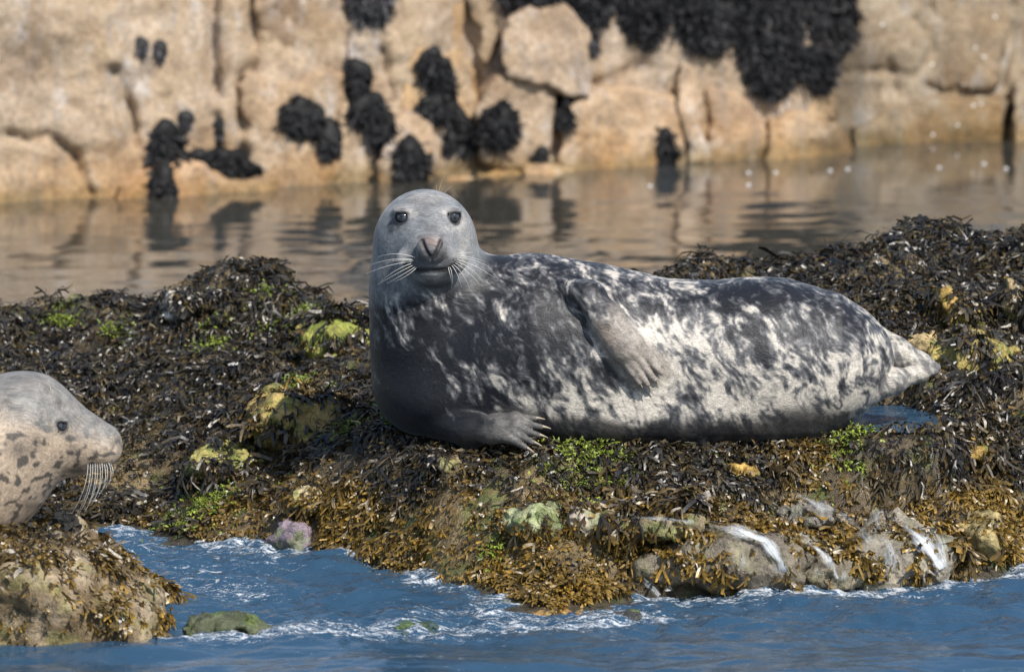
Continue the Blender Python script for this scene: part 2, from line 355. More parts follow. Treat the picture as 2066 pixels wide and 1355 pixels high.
for pl, wd, dp in CRACKS:
    q = on_wall(*np.array(pl, float).T); d = np.full(len(wx_), 9.)
    for a, b in zip(q[:-1], q[1:]):
        e = (b - a)[[0, 2]]; wxx, wzz = wx_ - a[0], wz_ - a[2]; t = np.clip((wxx * e[0] + wzz * e[1]) / (e @ e), 0, 1)
        d = np.minimum(d, np.hypot(wxx - e[0] * t, wzz - e[1] * t))
    dep = dep + dp * 1.2 * np.exp(-(d / (wd * 1.1 + .014)) ** 2) * (.75 + .5 * noise(W3 * 6))
topr = sstep(2.2, 3.45, wz_); wy_ = wall_y(wx_) + LEAN * wz_ + dep + topr * 1.5
cliff_v = np.stack([wx_, wy_, wz_], 1)
def cliff_tint(v):
    z = v[:, 2] + .04 * noise(v * 5); c = np.ones((len(v), 3)); n = fbm(v * 2.3 + 31, 3)
    c = lerp(c, np.array([.50, .44, .24]), (sstep(.16, .02, z) * .75)[:, None])
    c = lerp(c, np.array([1.1, .85, .5]), (sstep(.38, .16, z) * sstep(-.3, .4, n) * .55)[:, None])
    c = lerp(c, np.array([.68, .62, .56]), (sstep(.0, .5, n) * .6)[:, None])
    c = c * (1 - .45 * np.exp(-((v[:, 0] - 2.12 + .08 * noise(v * 4)) / .13) ** 4) * sstep(1.25, .8, v[:, 2] + .2 * n))[:, None]; rgt = sstep(1.8, 1.95, v[:, 0]); return lerp(c, c * np.array([.78, .80, .78]), rgt[:, None])  # dark band at the set-back corner: its shade painted into the tint
nr = len(wx); back = np.stack([wx, wall_y(wx) + 8, np.full(nr, 3.7)], 1)
cv = np.concatenate([cliff_v, back]); cf = grid_faces(len(wx), len(wz))
top_i = np.arange(nr) * len(wz) + len(wz) - 1; bi_ = len(cliff_v) + np.arange(nr)
cf = np.concatenate([cf, np.stack([top_i[:-1], top_i[1:], bi_[1:], bi_[:-1]], 1)])
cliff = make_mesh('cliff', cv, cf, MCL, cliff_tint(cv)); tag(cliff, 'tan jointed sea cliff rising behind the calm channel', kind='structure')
BLOCKS = [([(520,-60),(686,-60),(686,145),(520,138)], .05, .3, .02, (.70,.66,.64)),
 ([(498,146),(600,152),(688,150),(690,330),(640,380),(560,380),(496,330)], .14, .35, .025, (.98,.92,.84)), ([(222,440),(225,365),(245,340),(310,330),(400,325),(470,346),(550,354),(562,385),(562,440)], .34, .4, .03, (1.1,1.0,.92)),
 ([(708,-60),(775,-60),(770,90),(785,200),(770,330),(715,330),(706,120)], .08, .3, .03, (.95,.92,.9)), ([(785,-60),(925,-60),(935,60),(948,150),(950,330),(890,340),(800,210),(790,100)], .10, .3, .03, (1.12,.98,.76)),
 ([(770,400),(776,245),(800,220),(838,216),(868,245),(880,300),(884,400)], .24, .4, .05, (1.05,1,.95)), ([(950,-60),(1015,-60),(1015,80),(985,130),(960,90),(945,40)], .12, .3, .03, (.85,.82,.75)),
 ([(965,330),(975,180),(1000,143),(1060,138),(1100,165),(1112,230),(1105,320),(1060,345)], .24, .45, .05, (.95,.92,.88)), ([(1022,150),(1020,30),(1060,6),(1130,4),(1172,35),(1192,85),(1200,200),(1150,190),(1110,160)], .30, .5, .03, (1.02,1.0,.98)),
 ([(1120,330),(1130,230),(1200,170),(1290,165),(1350,185),(1372,240),(1372,340),(1300,390),(1150,390)], .26, .5, .05, (1.05,.98,.9)), ([(1356,150),(1370,115),(1390,110),(1415,135),(1420,200),(1405,250),(1440,320),(1380,330),(1365,240)], .28, .4, .035, (1.1,1.05,1)),
 ([(1425,340),(1418,175),(1440,160),(1490,175),(1535,215),(1580,290),(1590,345)], .22, .45, .035, (1.0,.93,.86)), ([(1540,350),(1545,230),(1600,215),(1640,250),(1690,255),(1715,300),(1720,350)], .30, .5, .035, (1.05,.96,.85)),
 ([(1510,260),(1500,120),(1580,90),(1690,100),(1690,240),(1610,250)], .10, .4, .03, (1.05,.95,.8)), ([(1040,400),(1045,330),(1090,325),(1150,335),(1172,350),(1172,400)], .40, .35, .025, (1.3,1.3,1.35)), ([(870,400),(880,355),(940,345),(985,360),(985,400)], .36, .35, .02, (1.15,1.1,1.05)),
 ([(960,410),(970,345),(1040,330),(1060,350),(1060,410)], .26, .35, .03, (1.05,.95,.75)), ([(1205,-60),(1480,-60),(1490,130),(1420,120),(1370,105),(1290,120),(1215,150),(1195,60)], .10, .4, .04, (.92,.9,.88)),
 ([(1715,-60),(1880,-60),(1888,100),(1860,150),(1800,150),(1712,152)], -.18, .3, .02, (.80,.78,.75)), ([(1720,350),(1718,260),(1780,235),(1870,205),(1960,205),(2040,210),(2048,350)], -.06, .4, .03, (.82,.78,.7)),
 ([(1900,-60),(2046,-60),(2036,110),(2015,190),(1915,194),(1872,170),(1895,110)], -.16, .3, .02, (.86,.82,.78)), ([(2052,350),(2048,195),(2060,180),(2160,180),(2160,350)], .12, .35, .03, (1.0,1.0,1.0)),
 ([(590,420),(600,385),(760,380),(775,420)], .12, .3, .02, (.9,.8,.6))]
tree_v, tree_f = [cliff_v], [grid_faces(len(wx), len(wz))]; voff = len(cliff_v)
for bi, (pl, proud, th, rr, tint) in enumerate(BLOCKS):
    q = on_wall(*np.array(pl, float).T); pxz = q[:, [0, 2]]; base = lambda p: wall_y(p[:, 0]) + LEAN * np.maximum(p[:, 2], -.2) + (.12 if pxz[:, 0].min() > 1.88 else 0)
    def f(p, pxz=pxz, proud=proud, th=th, rr=rr, bi=bi):
        yy = p[:, 1] - base(p); d2 = poly_sdf(p[:, 0] + .04 * noise(p * 3.5 + bi) + .015 * noise(p * 12), p[:, 2] + .035 * noise(p * 3.5 + 40 + bi) + .015 * noise(p * 12 + 8), pxz) + rr
        dy = np.abs(yy + proud - th / 2 - rr * 0) - th / 2 + rr
        o = np.hypot(np.maximum(d2, 0), np.maximum(dy, 0)) + np.minimum(np.maximum(d2, dy), 0) - rr
        return o + .05 * noise(p * 3.3 + bi * 3) + .022 * np.abs(noise(p * 9 + bi)) + .01 * noise(p * 20)
    lo = [pxz[:, 0].min() - .12, 0, max(pxz[:, 1].min() - .12, -.35)]; hi = [pxz[:, 0].max() + .12, 0, pxz[:, 1].max() + .12]
    cs = np.array([[x, 0, z] for x in (lo[0], hi[0]) for z in (lo[2], hi[2])]); bb = base(cs); lo[1] = bb.min() - proud - .12; hi[1] = bb.max() - proud + th + .12
    v, fc = mesh_sdf(f, lo, hi, .026, project=1)
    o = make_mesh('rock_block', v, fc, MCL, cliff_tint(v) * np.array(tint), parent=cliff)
    tree_v.append(v); tree_f.append(fc + voff); voff += len(v)
cliff_tree = bvh(np.concatenate(tree_v), np.concatenate(tree_f))

# ------------------------------------------------------------------ sea: one sheet, choppy in front, calm in the channel
def shore_xy(pxs): return [P(a, b, 39032 / (b + 804) - 20) for a, b in pxs]
ys = np.concatenate([np.arange(-4.5, 1.6, .016), np.arange(1.6, 16.01, .045)]); xs = np.arange(-3.8, 3.81, .022)
gx, gy = np.meshgrid(xs, ys, indexing='ij'); Q = np.stack([gx.ravel(), gy.ravel(), 0 * gx.ravel()], 1)
chop = sstep(2.4, 1.2, Q[:, 1]); calm = 1 - chop
wv = .034 * noise(Q * np.array([2.2, 3.6, 1]) + 3) + .019 * noise(Q * np.array([5, 8, 1]) + 11) + .015 * noise(Q * np.array([11, 17, 1]) + 5) + .006 * noise(Q * np.array([25, 36, 1]))
wb = .0028 * noise(Q * np.array([1.7, 2.6, 1]) + 3) + .0012 * noise(Q * np.array([6, 9, 1]) + 13)
gust = sstep(-.25, .5, noise(Q * np.array([.55, .3, 1]) + 21)) ; wb = wb * (.35 + (1.2 + 4.5 * gust) * sstep(13.6, 10.0, Q[:, 1]) * (.35 + 1.1 * sstep(-1.6, .1, Q[:, 0])))
bed = bilin(Q[:, 0], Q[:, 1]); inside = (np.abs(Q[:, 0]) < 3.38) & (Q[:, 1] > -1.98) & (Q[:, 1] < 5.5)
bed = np.where(inside, bed, -.6)
shore = sstep(-.16, .02, bed) * chop
foam = .50 * shore * (.75 + .6 * noise(Q * np.array([1.8, 3, 1]) + 80))
def bump_at(px, py, rx, ry):
    p = shore_xy([(px, py)])[0]; return np.exp(-((Q[:, 0] - p[0]) / rx) ** 2 - ((Q[:, 1] - p[1]) / ry) ** 2)
near_sea = sstep(-1.15, -1.75, Q[:, 1] + .25 * noise(Q * np.array([1.1, 1.5, 1]) + 33))
wl = .030 * noise(Q * np.array([1.3, 3.0, 1]) + 61) + .012 * noise(Q * np.array([2.6, 6.5, 1]) + 15)
z = chop * (wv * (1 - .72 * near_sea) + wl * near_sea) + calm * wb
for px, py, rx, ry, hh, ff in [(840,1275,.14,.22,.055,.12), (1362,1226,.09,.08,.0,.55), (1500,1218,.10,.08,.0,.55), (1590,1214,.10,.09,.0,.6), (1692,1208,.09,.08,.0,.55), (1800,1202,.12,.08,.0,.5), (1900,1190,.10,.09,.0,.55), (1240,1270,.14,.07,.0,.5), (1990,1172,.14,.08,.0,.5), (1120,1275,.16,.07,.0,.45), (900,1290,.25,.08,.0,.36), (450,1302,.3,.08,.0,.36), (560,1118,.06,.1,.0,.5), (780,1300,.30,.10,.0,.40), (560,1295,.30,.14,.0,.36), (420,1300,.22,.10,.0,.25), (650,1290,.25,.12,.02,.34), (480,1265,.16,.15,.0,.3), (1100,1285,.28,.09,.01,.42), (940,1262,.22,.1,.02,.42),
    (1500,1215,.35,.12,.01,.42), (1700,1200,.3,.12,.0,.38), (1900,1185,.2,.12,.0,.40), (2020,1160,.22,.14,.0,.42), (1290,1258,.18,.1,.01,.50), (560,1130,.10,.3,.0,.26), (870,1180,.10,.2,.01,.26), (200,1075,.3,.12,.0,.25)]:
    b = bump_at(px, py, rx, ry); z = z + hh * b; foam = foam + ff * b
foam = foam + .14 * sstep(.1, .6, noise(Q * np.array([1.6, 3.4, 1]) + 50)) * chop * sstep(-1.6, -.9, Q[:, 1])
foam = np.clip(foam, 0, .50)
z = z + .03 * foam * noise(Q * np.array([17, 24, 1]) + 70)
Q[:, 2] = z
sea = make_mesh('sea', Q, grid_faces(len(xs), len(ys)), MW, extra={'foam': foam, 'chop': np.clip(chop * (1 - .75 * near_sea) + .02 + .06 * gust, 0, 1)})
tag(sea, 'blue rippled sea running into a calm brown channel', kind='structure')
# the wider sea and its bed around the working area
B = 400.0
ov, of = [], []
for x0, x1, y0, y1 in ((-B, -3.79, -B, 60), (3.79, B, -B, 60), (-3.79, 3.79, -B, -4.49)):
    i = len(ov); ov += [(x0, y0, -.012), (x1, y0, -.012), (x1, y1, -.012), (x0, y1, -.012)]; of.append((i, i + 1, i + 2, i + 3))
osea = make_mesh('open_sea', ov, of, MW, extra={'foam': np.zeros(len(ov)), 'chop': np.ones(len(ov))}); tag(osea, 'open sea surrounding the rocks', kind='structure')

# ------------------------------------------------------------------ fronds: forked flat blades, all real geometry
TS = [0, .22, .45]; BS = [.42, .76, 1.0]
def frond_template():
    s, off, wd, side = [], [], [], []; faces = []
    for t in TS:
        for d in (-1, 1): s.append(t); off.append(0); wd.append(.5 + .5 * t / .45); side.append(d)
    faces += [(0, 1, 3, 2), (2, 3, 5, 4)]
    for br in (-1, 1):
        i0 = len(s)
        for t, ww in zip(BS, (.8, 1.1, .6)):
            for d in (-1, 1): s.append(t); off.append(br * (t - .38) * .85 * (1 if br < 0 else .75)); wd.append(ww); side.append(d)
        for k in range(2): faces.append((i0 + 2 * k, i0 + 2 * k + 1, i0 + 2 * k + 3, i0 + 2 * k + 2))
    return np.array(s), np.array(off), np.array(wd), np.array(side), np.array(faces)
FT = frond_template()
def norm(v): return v / np.maximum(np.linalg.norm(v, axis=-1, keepdims=True), 1e-9)
def fronds(name, pos, nrm, dirv, L, Wd, colr, tipc, mat, lift=.5, droop=.6, parent=None, seed=1):
    r = np.random.default_rng(seed); N = len(pos); s, off, wd, side, fc = FT
    t = norm(dirv - (dirv * nrm).sum(1, keepdims=True) * nrm * .6); b = norm(np.cross(nrm, t)); u = np.cross(t, b)
    ro = r.normal(0, .75, N)[:, None]; b2 = b * np.cos(ro) + u * np.sin(ro); u2 = -b * np.sin(ro) + u * np.cos(ro)
    lf = lift * (.4 + 1.0 * r.random(N)); cu = r.normal(0, .45, N); wv_ = r.normal(0, .09, (N, 1)) * np.sin(s[None] * r.uniform(5, 10, (N, 1)) + r.uniform(0, 6, (N, 1)))
    S_ = s[None]; Ls = L[:, None]
    along = Ls * S_; up = Ls * (lf[:, None] * S_ - droop * lf[:, None] * S_ ** 2 * 1.25) + Ls * wv_; sidew = Ls * (off[None] + cu[:, None] * S_ ** 2 * .5) + Wd[:, None] * wd[None] * side[None] * .5
    cup = Wd[:, None] * .18 * side[None] * r.normal(0, 1, (N, 1))
    V = pos[:, None] + t[:, None] * along[..., None] + b2[:, None] * sidew[..., None] + u2[:, None] * cup[..., None] + nrm[:, None] * up[..., None]
    V[..., 2] -= droop * .28 * Ls * S_ ** 2
    C = lerp(colr[:, None, :], tipc[:, None, :], (S_ ** 2)[..., None])
    F = (np.arange(N)[:, None, None] * len(s) + fc[None]).reshape(-1, 4)
    return make_mesh(name, V.reshape(-1, 3), F, mat, C.reshape(-1, 3), parent=parent)
def face_data(v, f):
    a, b, c, d = (v[f[:, k]] for k in range(4)); n = np.cross(c - a, d - b); return (a + b + c + d) / 4, norm(n), np.linalg.norm(n, axis=1) * .5

# ------------------------------------------------------------------ loose rocks on the shelf
RKM = []; BARE = []   # centre, radius: where little weed grows
def rock(px, py, d, rx, rz, ry, col, label, mat=None, seed=0, weed=.75, sink=.0, group=None):
    mat = mat or MRK
    h, hn = shoot(shelf_tree, px, py + rz * .25); c = np.array(h)
    if c[2] < 0: c = P(px, py + rz * .25, 39032 / (py + rz * .25 + 804) - 20)
    sc_ = S(c[1]); r = np.array([rx * sc_ * .58, ry * 1.1, rz * sc_ * .62]); c = c + np.array([0, .0, r[2] * .25 - sink])
    rs = np.random.default_rng(seed + 5); nr_ = norm(rs.normal(size=(9, 3))); dd = rs.uniform(.62, .9, 9)
    def f(p):
        q = (p - c) / r; dist = np.linalg.norm(q, axis=1) - 1
        for n, k in zip(nr_, dd): dist = smax(dist, q @ n - k, .06)
        return dist * r.min() + .22 * r.min() * noise(p * (1.1 / r.min()) + seed * 7) + .10 * r.min() * np.abs(noise(p * 3 / r.min() + 3)) + .012 * noise(p * 32)
    v, fc = mesh_sdf(f, c - r * 1.25, c + r * 1.25, max(.006, r.max() / 16), project=1)
    cl = 1.3 * np.array(col) * (1 + .45 * fbm(v * 9 + seed, 3))[:, None].clip(.4, 1.8)
    g = sstep(.0, .4, fbm(v * 12 + 30 + seed, 2)) * .6; cl = lerp(cl, np.array([.13, .20, .03]), g[:, None] * (1 if weed > .6 else .3))
    o = make_mesh('rock', v, fc, mat, cl); tag(o, label, 'rock', group); BARE.append((c, r * weed)); RKM.append((v, fc, 0.0 if seed in (22, 23, 25, 16) else 1.0 if mat is MWET else .3)); return o
OCH = (.42, .27, .075); PALE = (.42, .37, .30); YEL = (.38, .30, .09)
rock(372, 610, 23.4, 95, 55, .12, (.55, .5, .42), 'pale pointed rock tip behind the weed hump by the channel', seed=1, weed=.4)
rock(690, 695, 22.0, 170, 100, .18, (.36, .36, .08), 'yellow green algae covered rock beside the resting seal\'s neck', seed=2)
rock(590, 835, 21.4, 200, 140, .24, (.40, .29, .10), 'ochre boulder half draped with weed above the small green topped rock', seed=3, weed=.8)
rock(455, 928, 21.05, 130, 80, .16, (.36, .32, .10), 'small rock with bright green algae in front of the ochre boulder', seed=4)
rock(620, 660, 22.4, 80, 40, .1, YEL, 'low yellowish rock at the foot of the round weed hump', seed=5)
rock(1925, 622, 22.0, 100, 90, .16, OCH, 'ochre rock face under a hanging weed fringe', seed=6)
rock(1862, 705, 21.5, 66, 70, .12, (.44, .33, .16), 'small tan rock just behind the seal\'s hind flippers', seed=7)
rock(1975, 712, 21.4, 170, 85, .16, YEL, 'flat topped yellow rock with green algae beyond the hind flippers', seed=8)
rock(1840, 852, 20.62, 150, 26, .06, (.30, .25, .12), 'low ledge stone at the rim of the tide pool', seed=9, sink=.02)
rock(2045, 600, 22.2, 70, 90, .14, (.40, .30, .16), 'brown rock on the shoulder of the high weed mound', seed=10)
rock(1085, 1045, 19.75, 120, 66, .12, (.34, .36, .20), 'pale rock with green film on the front slope', seed=11)
rock(1180, 1050, 19.72, 75, 55, .1, PALE, 'bare pale rock beside the green filmed one', seed=12)
rock(1500, 948, 20.0, 70, 28, .06, OCH, 'small ochre stone poking out below the seal\'s flank', seed=13)
rock(905, 935, 20.05, 50, 30, .06, (.46, .34, .2), 'small tan stone below the seal\'s chest', seed=14)
rock(1965, 905, 20.6, 90, 45, .1, OCH, 'ochre stone in dark weed past the tide pool', seed=15)
rock(585, 1085, 20.15, 85, 75, .1, (.20, .16, .19), 'purple grey wet stone at the edge of the inlet', MWET, 16, .9)
rock(1330, 1050, 19.75, 260, 70, .16, (.24, .19, .11), 'broad flat wet stone with gold weed on the front slope', MWET, 17, .7)
rock(1450, 1130, 19.5, 330, 130, .2, (.19, .16, .12), 'rounded wet rock streaked by running water at the sea edge', MWET, 18, .55)
rock(1650, 1135, 19.62, 210, 110, .18, (.21, .18, .13), 'wet rock between two white rivulets', MWET, 19, .55)
rock(1815, 1115, 19.75, 270, 150, .2, (.26, .23, .18), 'pale wet rock under a thin sheet of water by the sea', MWET, 20, .55)
rock(1640, 1035, 19.95, 120, 50, .1, (.20, .18, .16), 'grey wet rock above the rivulets', MWET, 21, .6)
rock(450, 1268, 18.8, 190, 60, .12, (.075, .085, .045), 'low green slimy rock awash in the inlet', MWET, 22, .9)
rock(830, 1275, 18.75, 110, 48, .1, (.06, .10, .09), 'small dark stone awash below the weed slope', MWET, 23, .9)
rock(1150, 1245, 19.0, 130, 40, .08, (.36, .22, .08), 'rusty wet rock foot where the weed slope meets the sea', MWET, 24, .8)
rock(1270, 1250, 18.95, 66, 50, .08, (.05, .05, .05), 'small black stone washed by foam at the slope\'s foot', MWET, 25, .9)
rock(620, 1010, 20.45, 90, 60, .1, (.40, .32, .18), 'tan rock behind the purple stone', seed=26)
rock(1985, 1075, 20.1, 120, 80, .14, (.34, .27, .12), 'brown boulder with gold weed near the right rivulet', seed=27, weed=.55)

# big boulder the second seal rests on
bp = np.array([P(a, b, -1.2) for a, b in [(-1500, 1450), (-1500, 1130), (-700, 1105), (-100, 1085), (90, 1090), (165, 1112), (255, 1170), (312, 1215), (348, 1290), (352, 1450)]])[:, [0, 2]]
def fb(p):
    d2 = poly_sdf(p[:, 0], p[:, 2] - .10 * np.clip(p[:, 1] + 1.2, -.3, .0), bp) + .09; dy = np.abs(p[:, 1] + 1.12) - .48 + .09
    o = np.hypot(np.maximum(d2, 0), np.maximum(dy, 0)) + np.minimum(np.maximum(d2, dy), 0) - .09
    return o + .045 * noise(p * 4.2 + 2) + .02 * noise(p * 11) + .008 * noise(p * 27)
bv, bf = mesh_sdf(fb, [bp[:, 0].min() - .1, -1.75, -.45], [bp[:, 0].max() + .15, -.5, bp[:, 1].max() + .15], .016, project=1)
bc = lerp(np.array([.20, .14, .07]), np.array([.46, .36, .24]), sstep(-.35, .45, fbm(bv * 6, 4))[:, None])
bc = lerp(bc, np.array([.20, .22, .035]), (sstep(.05, .4, fbm(bv * 8 + 60, 3)) * .35)[:, None])
boulder = make_mesh('boulder', bv, bf, MRK, bc); tag(boulder, 'big brown boulder with sparse gold weed standing in the sea under the pale seal', 'boulder')

# ------------------------------------------------------------------ running water over the front rocks
RIVP = []
sv, sf = [shelf_v], [shelf_f]; vo = len(shelf_v)
for o in list(COL.objects):
    if o.name.startswith('rock') and o.name.split('.')[0] == 'rock':
        me = o.data; v = np.empty(len(me.vertices) * 3, np.float32); me.vertices.foreach_get('co', v); fidx = np.empty(len(me.loops), np.int32); me.loops.foreach_get('vertex_index', fidx)
        sv.append(v.reshape(-1, 3).astype(float)); sf.append(fidx.reshape(-1, 4) + vo); vo += len(me.vertices)
rock_tree = bvh(np.concatenate(sv), np.concatenate(sf))
RIV = [([(1345,1068),(1450,1075),(1540,1100),(1560,1130)], 46, .40), ([(1790,1000),(1765,1040),(1775,1085)], 90, .40), ([(1865,1055),(1890,1110),(1912,1172)], 60, .55), ([(1540,1005),(1620,1022),(1700,1060)], 50, .45), ([(1280,1150),(1300,1185),(1330,1220)], 36, .45), ([(1560,1130),(1570,1170),(1580,1206)], 60, .6), ([(1330,1085),(1400,1075),(1480,1085),(1545,1110),(1575,1150),(1590,1195)], 46, .62), ([(1480,1085),(1500,1120),(1500,1160),(1505,1200)], 26, .5), ([(1560,1070),(1620,1100),(1665,1140),(1690,1185)], 26, .62), ([(1350,1160),(1345,1185),(1350,1210)], 30, .55),
 ([(1590,1010),(1650,1030),(1720,1070),(1760,1110)], 40, .42), ([(1780,1050),(1830,1085),(1870,1120),(1900,1165)], 50, .66), ([(1740,1080),(1790,1110),(1800,1150),(1790,1185)], 44, .55), ([(1640,1150),(1650,1180),(1655,1200)], 24, .6), ([(1420,1130),(1425,1165),(1430,1205)], 26, .55), ([(1210,1035),(1260,1060),(1330,1065),(1400,1072)], 22, .45), ([(1700,1150),(1705,1180),(1700,1200)], 30, .55), ([(1960,1090),(1990,1120),(2000,1150)], 24, .45), ([(555,1060),(570,1090),(560,1115)], 40, .42)]
for ri, (pl, wpx, fo_) in enumerate(RIV):
    pl = np.array(pl, float); seg = np.r_[0, np.cumsum(np.linalg.norm(np.diff(pl, axis=0), axis=1))]; t = np.linspace(0, seg[-1], int(seg[-1] / 4) + 2)
    cxs = np.interp(t, seg, pl[:, 0]); cys = np.interp(t, seg, pl[:, 1]); tx = np.gradient(cxs); ty = np.gradient(cys); l = np.hypot(tx, ty); nx, ny = -ty / l, tx / l
    K = 9; vs = []; fl = []; fm_ = []
    for a in range(len(t)):
        for b in range(K):
            o_ = (b / (K - 1) - .5) * wpx * (.75 + .35 * math.sin(a * .35 + ri)); h, n = shoot(rock_tree, cxs[a] + nx[a] * o_, cys[a] + ny[a] * o_)
            h = h if h is not None else Vector((0, 0, -1)); 
            vs.append(np.array(h) + np.array([0, -.008, .022])); fl.append((o_ * .0018, t[a] * .0018, ri)); fm_.append((fo_ + .11) * (1 - (2 * b / (K - 1) - 1) ** 2 * .7) * min(1, .35 + 1.1 * a / len(t)))
    vs = np.array(vs).reshape(len(t), K, 3)
    for _ in range(3): vs[1:-1] = (vs[:-2] + 2 * vs[1:-1] + vs[2:]) / 4; vs[:, 1:-1] = (vs[:, :-2] + 2 * vs[:, 1:-1] + vs[:, 2:]) / 4
    vs[..., 2] += .012; RIVP.append(vs[::3, ::4].reshape(-1, 3))
    o = make_mesh('rivulet', vs.reshape(-1, 3), grid_faces(len(t), K), MFL, extra={'flow': np.array(fl), 'foam': np.array(fm_)})
    tag(o, 'white streaks of water running down the wet rocks into the sea', 'water', 'rivulets', 'stuff')

RIVP = np.concatenate(RIVP)
def riv_mask(p):
    m = np.zeros(len(p)); near_ = np.flatnonzero((p[:, 0] > -1.0) & (p[:, 1] < .75) & (p[:, 1] > -1.2) & ((p[:, 0] > .25) | (p[:, 0] < -.7)))
    for s0 in range(0, len(near_), 20000):
        ii = near_[s0:s0 + 20000]; d = np.sqrt(((p[ii, None] - RIVP[None]) ** 2).sum(2).min(1)); m[ii] = sstep(.055, .03, d)
    return m
# ------------------------------------------------------------------ seaweed carpets
def bare_mask(p):
    m = np.zeros(len(p))
    for c, r in BARE: m = np.maximum(m, sstep(1.3, .9, np.linalg.norm((p - c) / (r + .03), axis=1)))
    return m
def scatter(v, f, N, dens, seed):
    r = np.random.default_rng(seed); c, n, a = face_data(v, f); n = np.where(n[:, 2:3] < -.3, -n, n)
    pr = a * dens(c, n); pr /= pr.sum(); i = r.choice(len(f), N, p=pr); q = v[f[i]]
    ua, ub = r.random((N, 1)), r.random((N, 1)); p = (q[:, 0] * (1 - ua) + q[:, 1] * ua) * (1 - ub) + (q[:, 3] * (1 - ua) + q[:, 2] * ua) * ub
    return p, n[i]
GREEN = [(690,690,75,1.3), (640,660,45,1), (610,830,60,1), (1190,935,80,1), (410,1030,75,1), (420,712,45,.9), (235,682,30,.9), (790,855,25,.8), (690,880,40,.8), (120,658,40,.8), (470,925,45,1), (1240,940,40,.8), (1400,1040,45,.7), (590,790,50,.8), (1720,905,45,.7), (545,625,50,.7), (100,610,30,.5), (1000,1120,30,.5), (1940,690,40,.9)]
GPTS = []
for px, py, r_, s_ in GREEN:
    h, _ = shoot(shelf_tree, px, py)
    if h is not None: GPTS.append((np.array(h), r_ / 570, s_))
def weed_zone(p):
    x, y = to_px(p); return x, y
def gold_amount(p):
    # weed near the sea edge is fresh gold-olive, the upper shelf is dark bladder wrack
    g = sstep(.36, .14, p[:, 2]) * sstep(1.1, .2, p[:, 1]) * sstep(-1.1, -.3, p[:, 0] + .5)
    return np.clip(g + .6 * fbm(p * 4 + 3, 3) * sstep(2.6, .8, p[:, 1]), 0, 1)
PATCH = lambda p: fbm(p * 2.7 + 12, 3)
def shelf_d(c, n):
    vis = (c[:, 2] > .012) * ((c[:, 0] / (c[:, 1] + 20)) ** 2 < .1 ** 2)
    under = np.exp(-((c[:, 0] - .45) / .85) ** 6 - ((c[:, 1] - .62) / .2) ** 6)
    wet = np.exp(-((c[:, 0] - 1.15) / .35) ** 4 - ((c[:, 1] + .3) / .28) ** 4)
    pl = np.exp(-((c[:, 0] - 1.385) / .22) ** 4 - ((c[:, 1] - .64) / .36) ** 4)
    return vis * (1 - .97 * bare_mask(c)) * (1 - .9 * under) * (1 - .35 * wet) * (1 - pl) * (1 - .8 * np.exp(-((c[:, 0] - 1.33) / .26) ** 4 - ((c[:, 1] - .22) / .26) ** 4)) * (1 - .85 * riv_mask(c)) * (.16 + 1.0 * sstep(-.45, .15, PATCH(c))) * np.where(c[:, 1] > 3.6, .35, 1)
def carpet(name, v, f, N, dens, seed, L0, W0, goldf, lift, label, droop=.6):
    p, n = scatter(v, f, N, dens, seed); r = np.random.default_rng(seed + 1)
    down = np.stack([n[:, 0] * n[:, 2], n[:, 1] * n[:, 2], n[:, 2] ** 2 - 1], 1) * 1.5 + np.array([0, -.25, 0])
    sw = np.stack([fbm(p * 5 + 1, 2), fbm(p * 5 + 90, 2), 0 * p[:, 0]], 1) * .9
    tuft = sstep(.05, .6, fbm(p * 6.5 + 44, 2))
    dv = down + sw + r.normal(0, .55, (N, 3)) * np.array([1, 1, .25]); p = p + n * (.010 + .035 * tuft[:, None] * r.random((N, 1)))
    g = goldf(p)[:, None]; k = r.random((N, 1))
    dark = lerp(np.array([.008, .008, .009]), np.array([.026, .022, .019]), k); gold = lerp(np.array([.05, .032, .008]), np.array([.20, .115, .018]), k)
    tipd = lerp(np.array([.018, .018, .021]), np.array([.115, .090, .035]), r.random((N, 1)) ** 2.2); tipg = lerp(np.array([.14, .095, .018]), np.array([.52, .31, .05]), r.random((N, 1)))
    gg = np.clip(g * 1.1 + r.normal(0, .18, (N, 1)), 0, 1)
    c = lerp(dark, gold * .5, gg); t = lerp(tipd, tipg, gg)
    L = L0 * r.lognormal(0, .35, N) * (.75 + .5 * tuft) * (1 - .38 * gg[:, 0]); W = W0 * r.lognormal(0, .3, N)
    o = fronds(name, p, n, dv, L, W, c, t, MWEED, lift, droop, seed=seed + 2); tag(o, label, 'seaweed', kind='stuff'); return o
carpet('seaweed', shelf_v, shelf_f, 140000, shelf_d, 21, .040, .0082, gold_amount, .9, 'tangled dark wet wrack covering the whole rock shelf')
def boul_d(c, n): return (c[:, 2] > .0) * (n[:, 1] < .6) * (c[:, 0] > -2.3) * (.10 + 1.2 * sstep(.1, .5, fbm(c * 6 + 8, 3)) + .35 * sstep(.19, .3, c[:, 2]) * sstep(-.1, .5, fbm(c * 4, 2)))
carpet('seaweed', bv, bf, 3800, boul_d, 31, .036, .009, lambda p: np.clip(.75 - 2.2 * (p[:, 2] - .12) + .3 * noise(p * 6), 0, 1), .6, 'sparse gold and black wrack hanging on the boulder')
rkv = np.concatenate([a for a, _, _ in RKM]); rko = np.cumsum([0] + [len(a) for a, _, _ in RKM]); rkf = np.concatenate([b + o_ for (_, b, _), o_ in zip(RKM, rko)])
rkw = np.concatenate([np.full(len(b), w_) for _, b, w_ in RKM])
def rock_d(c, n): return rkw * (c[:, 2] > .025) * (n[:, 1] < .5) * (.04 + sstep(-.05, .35, fbm(c * 7 + 61, 3)) + .5 * sstep(.3, -.5, n[:, 2])) * (1 - .9 * riv_mask(c))
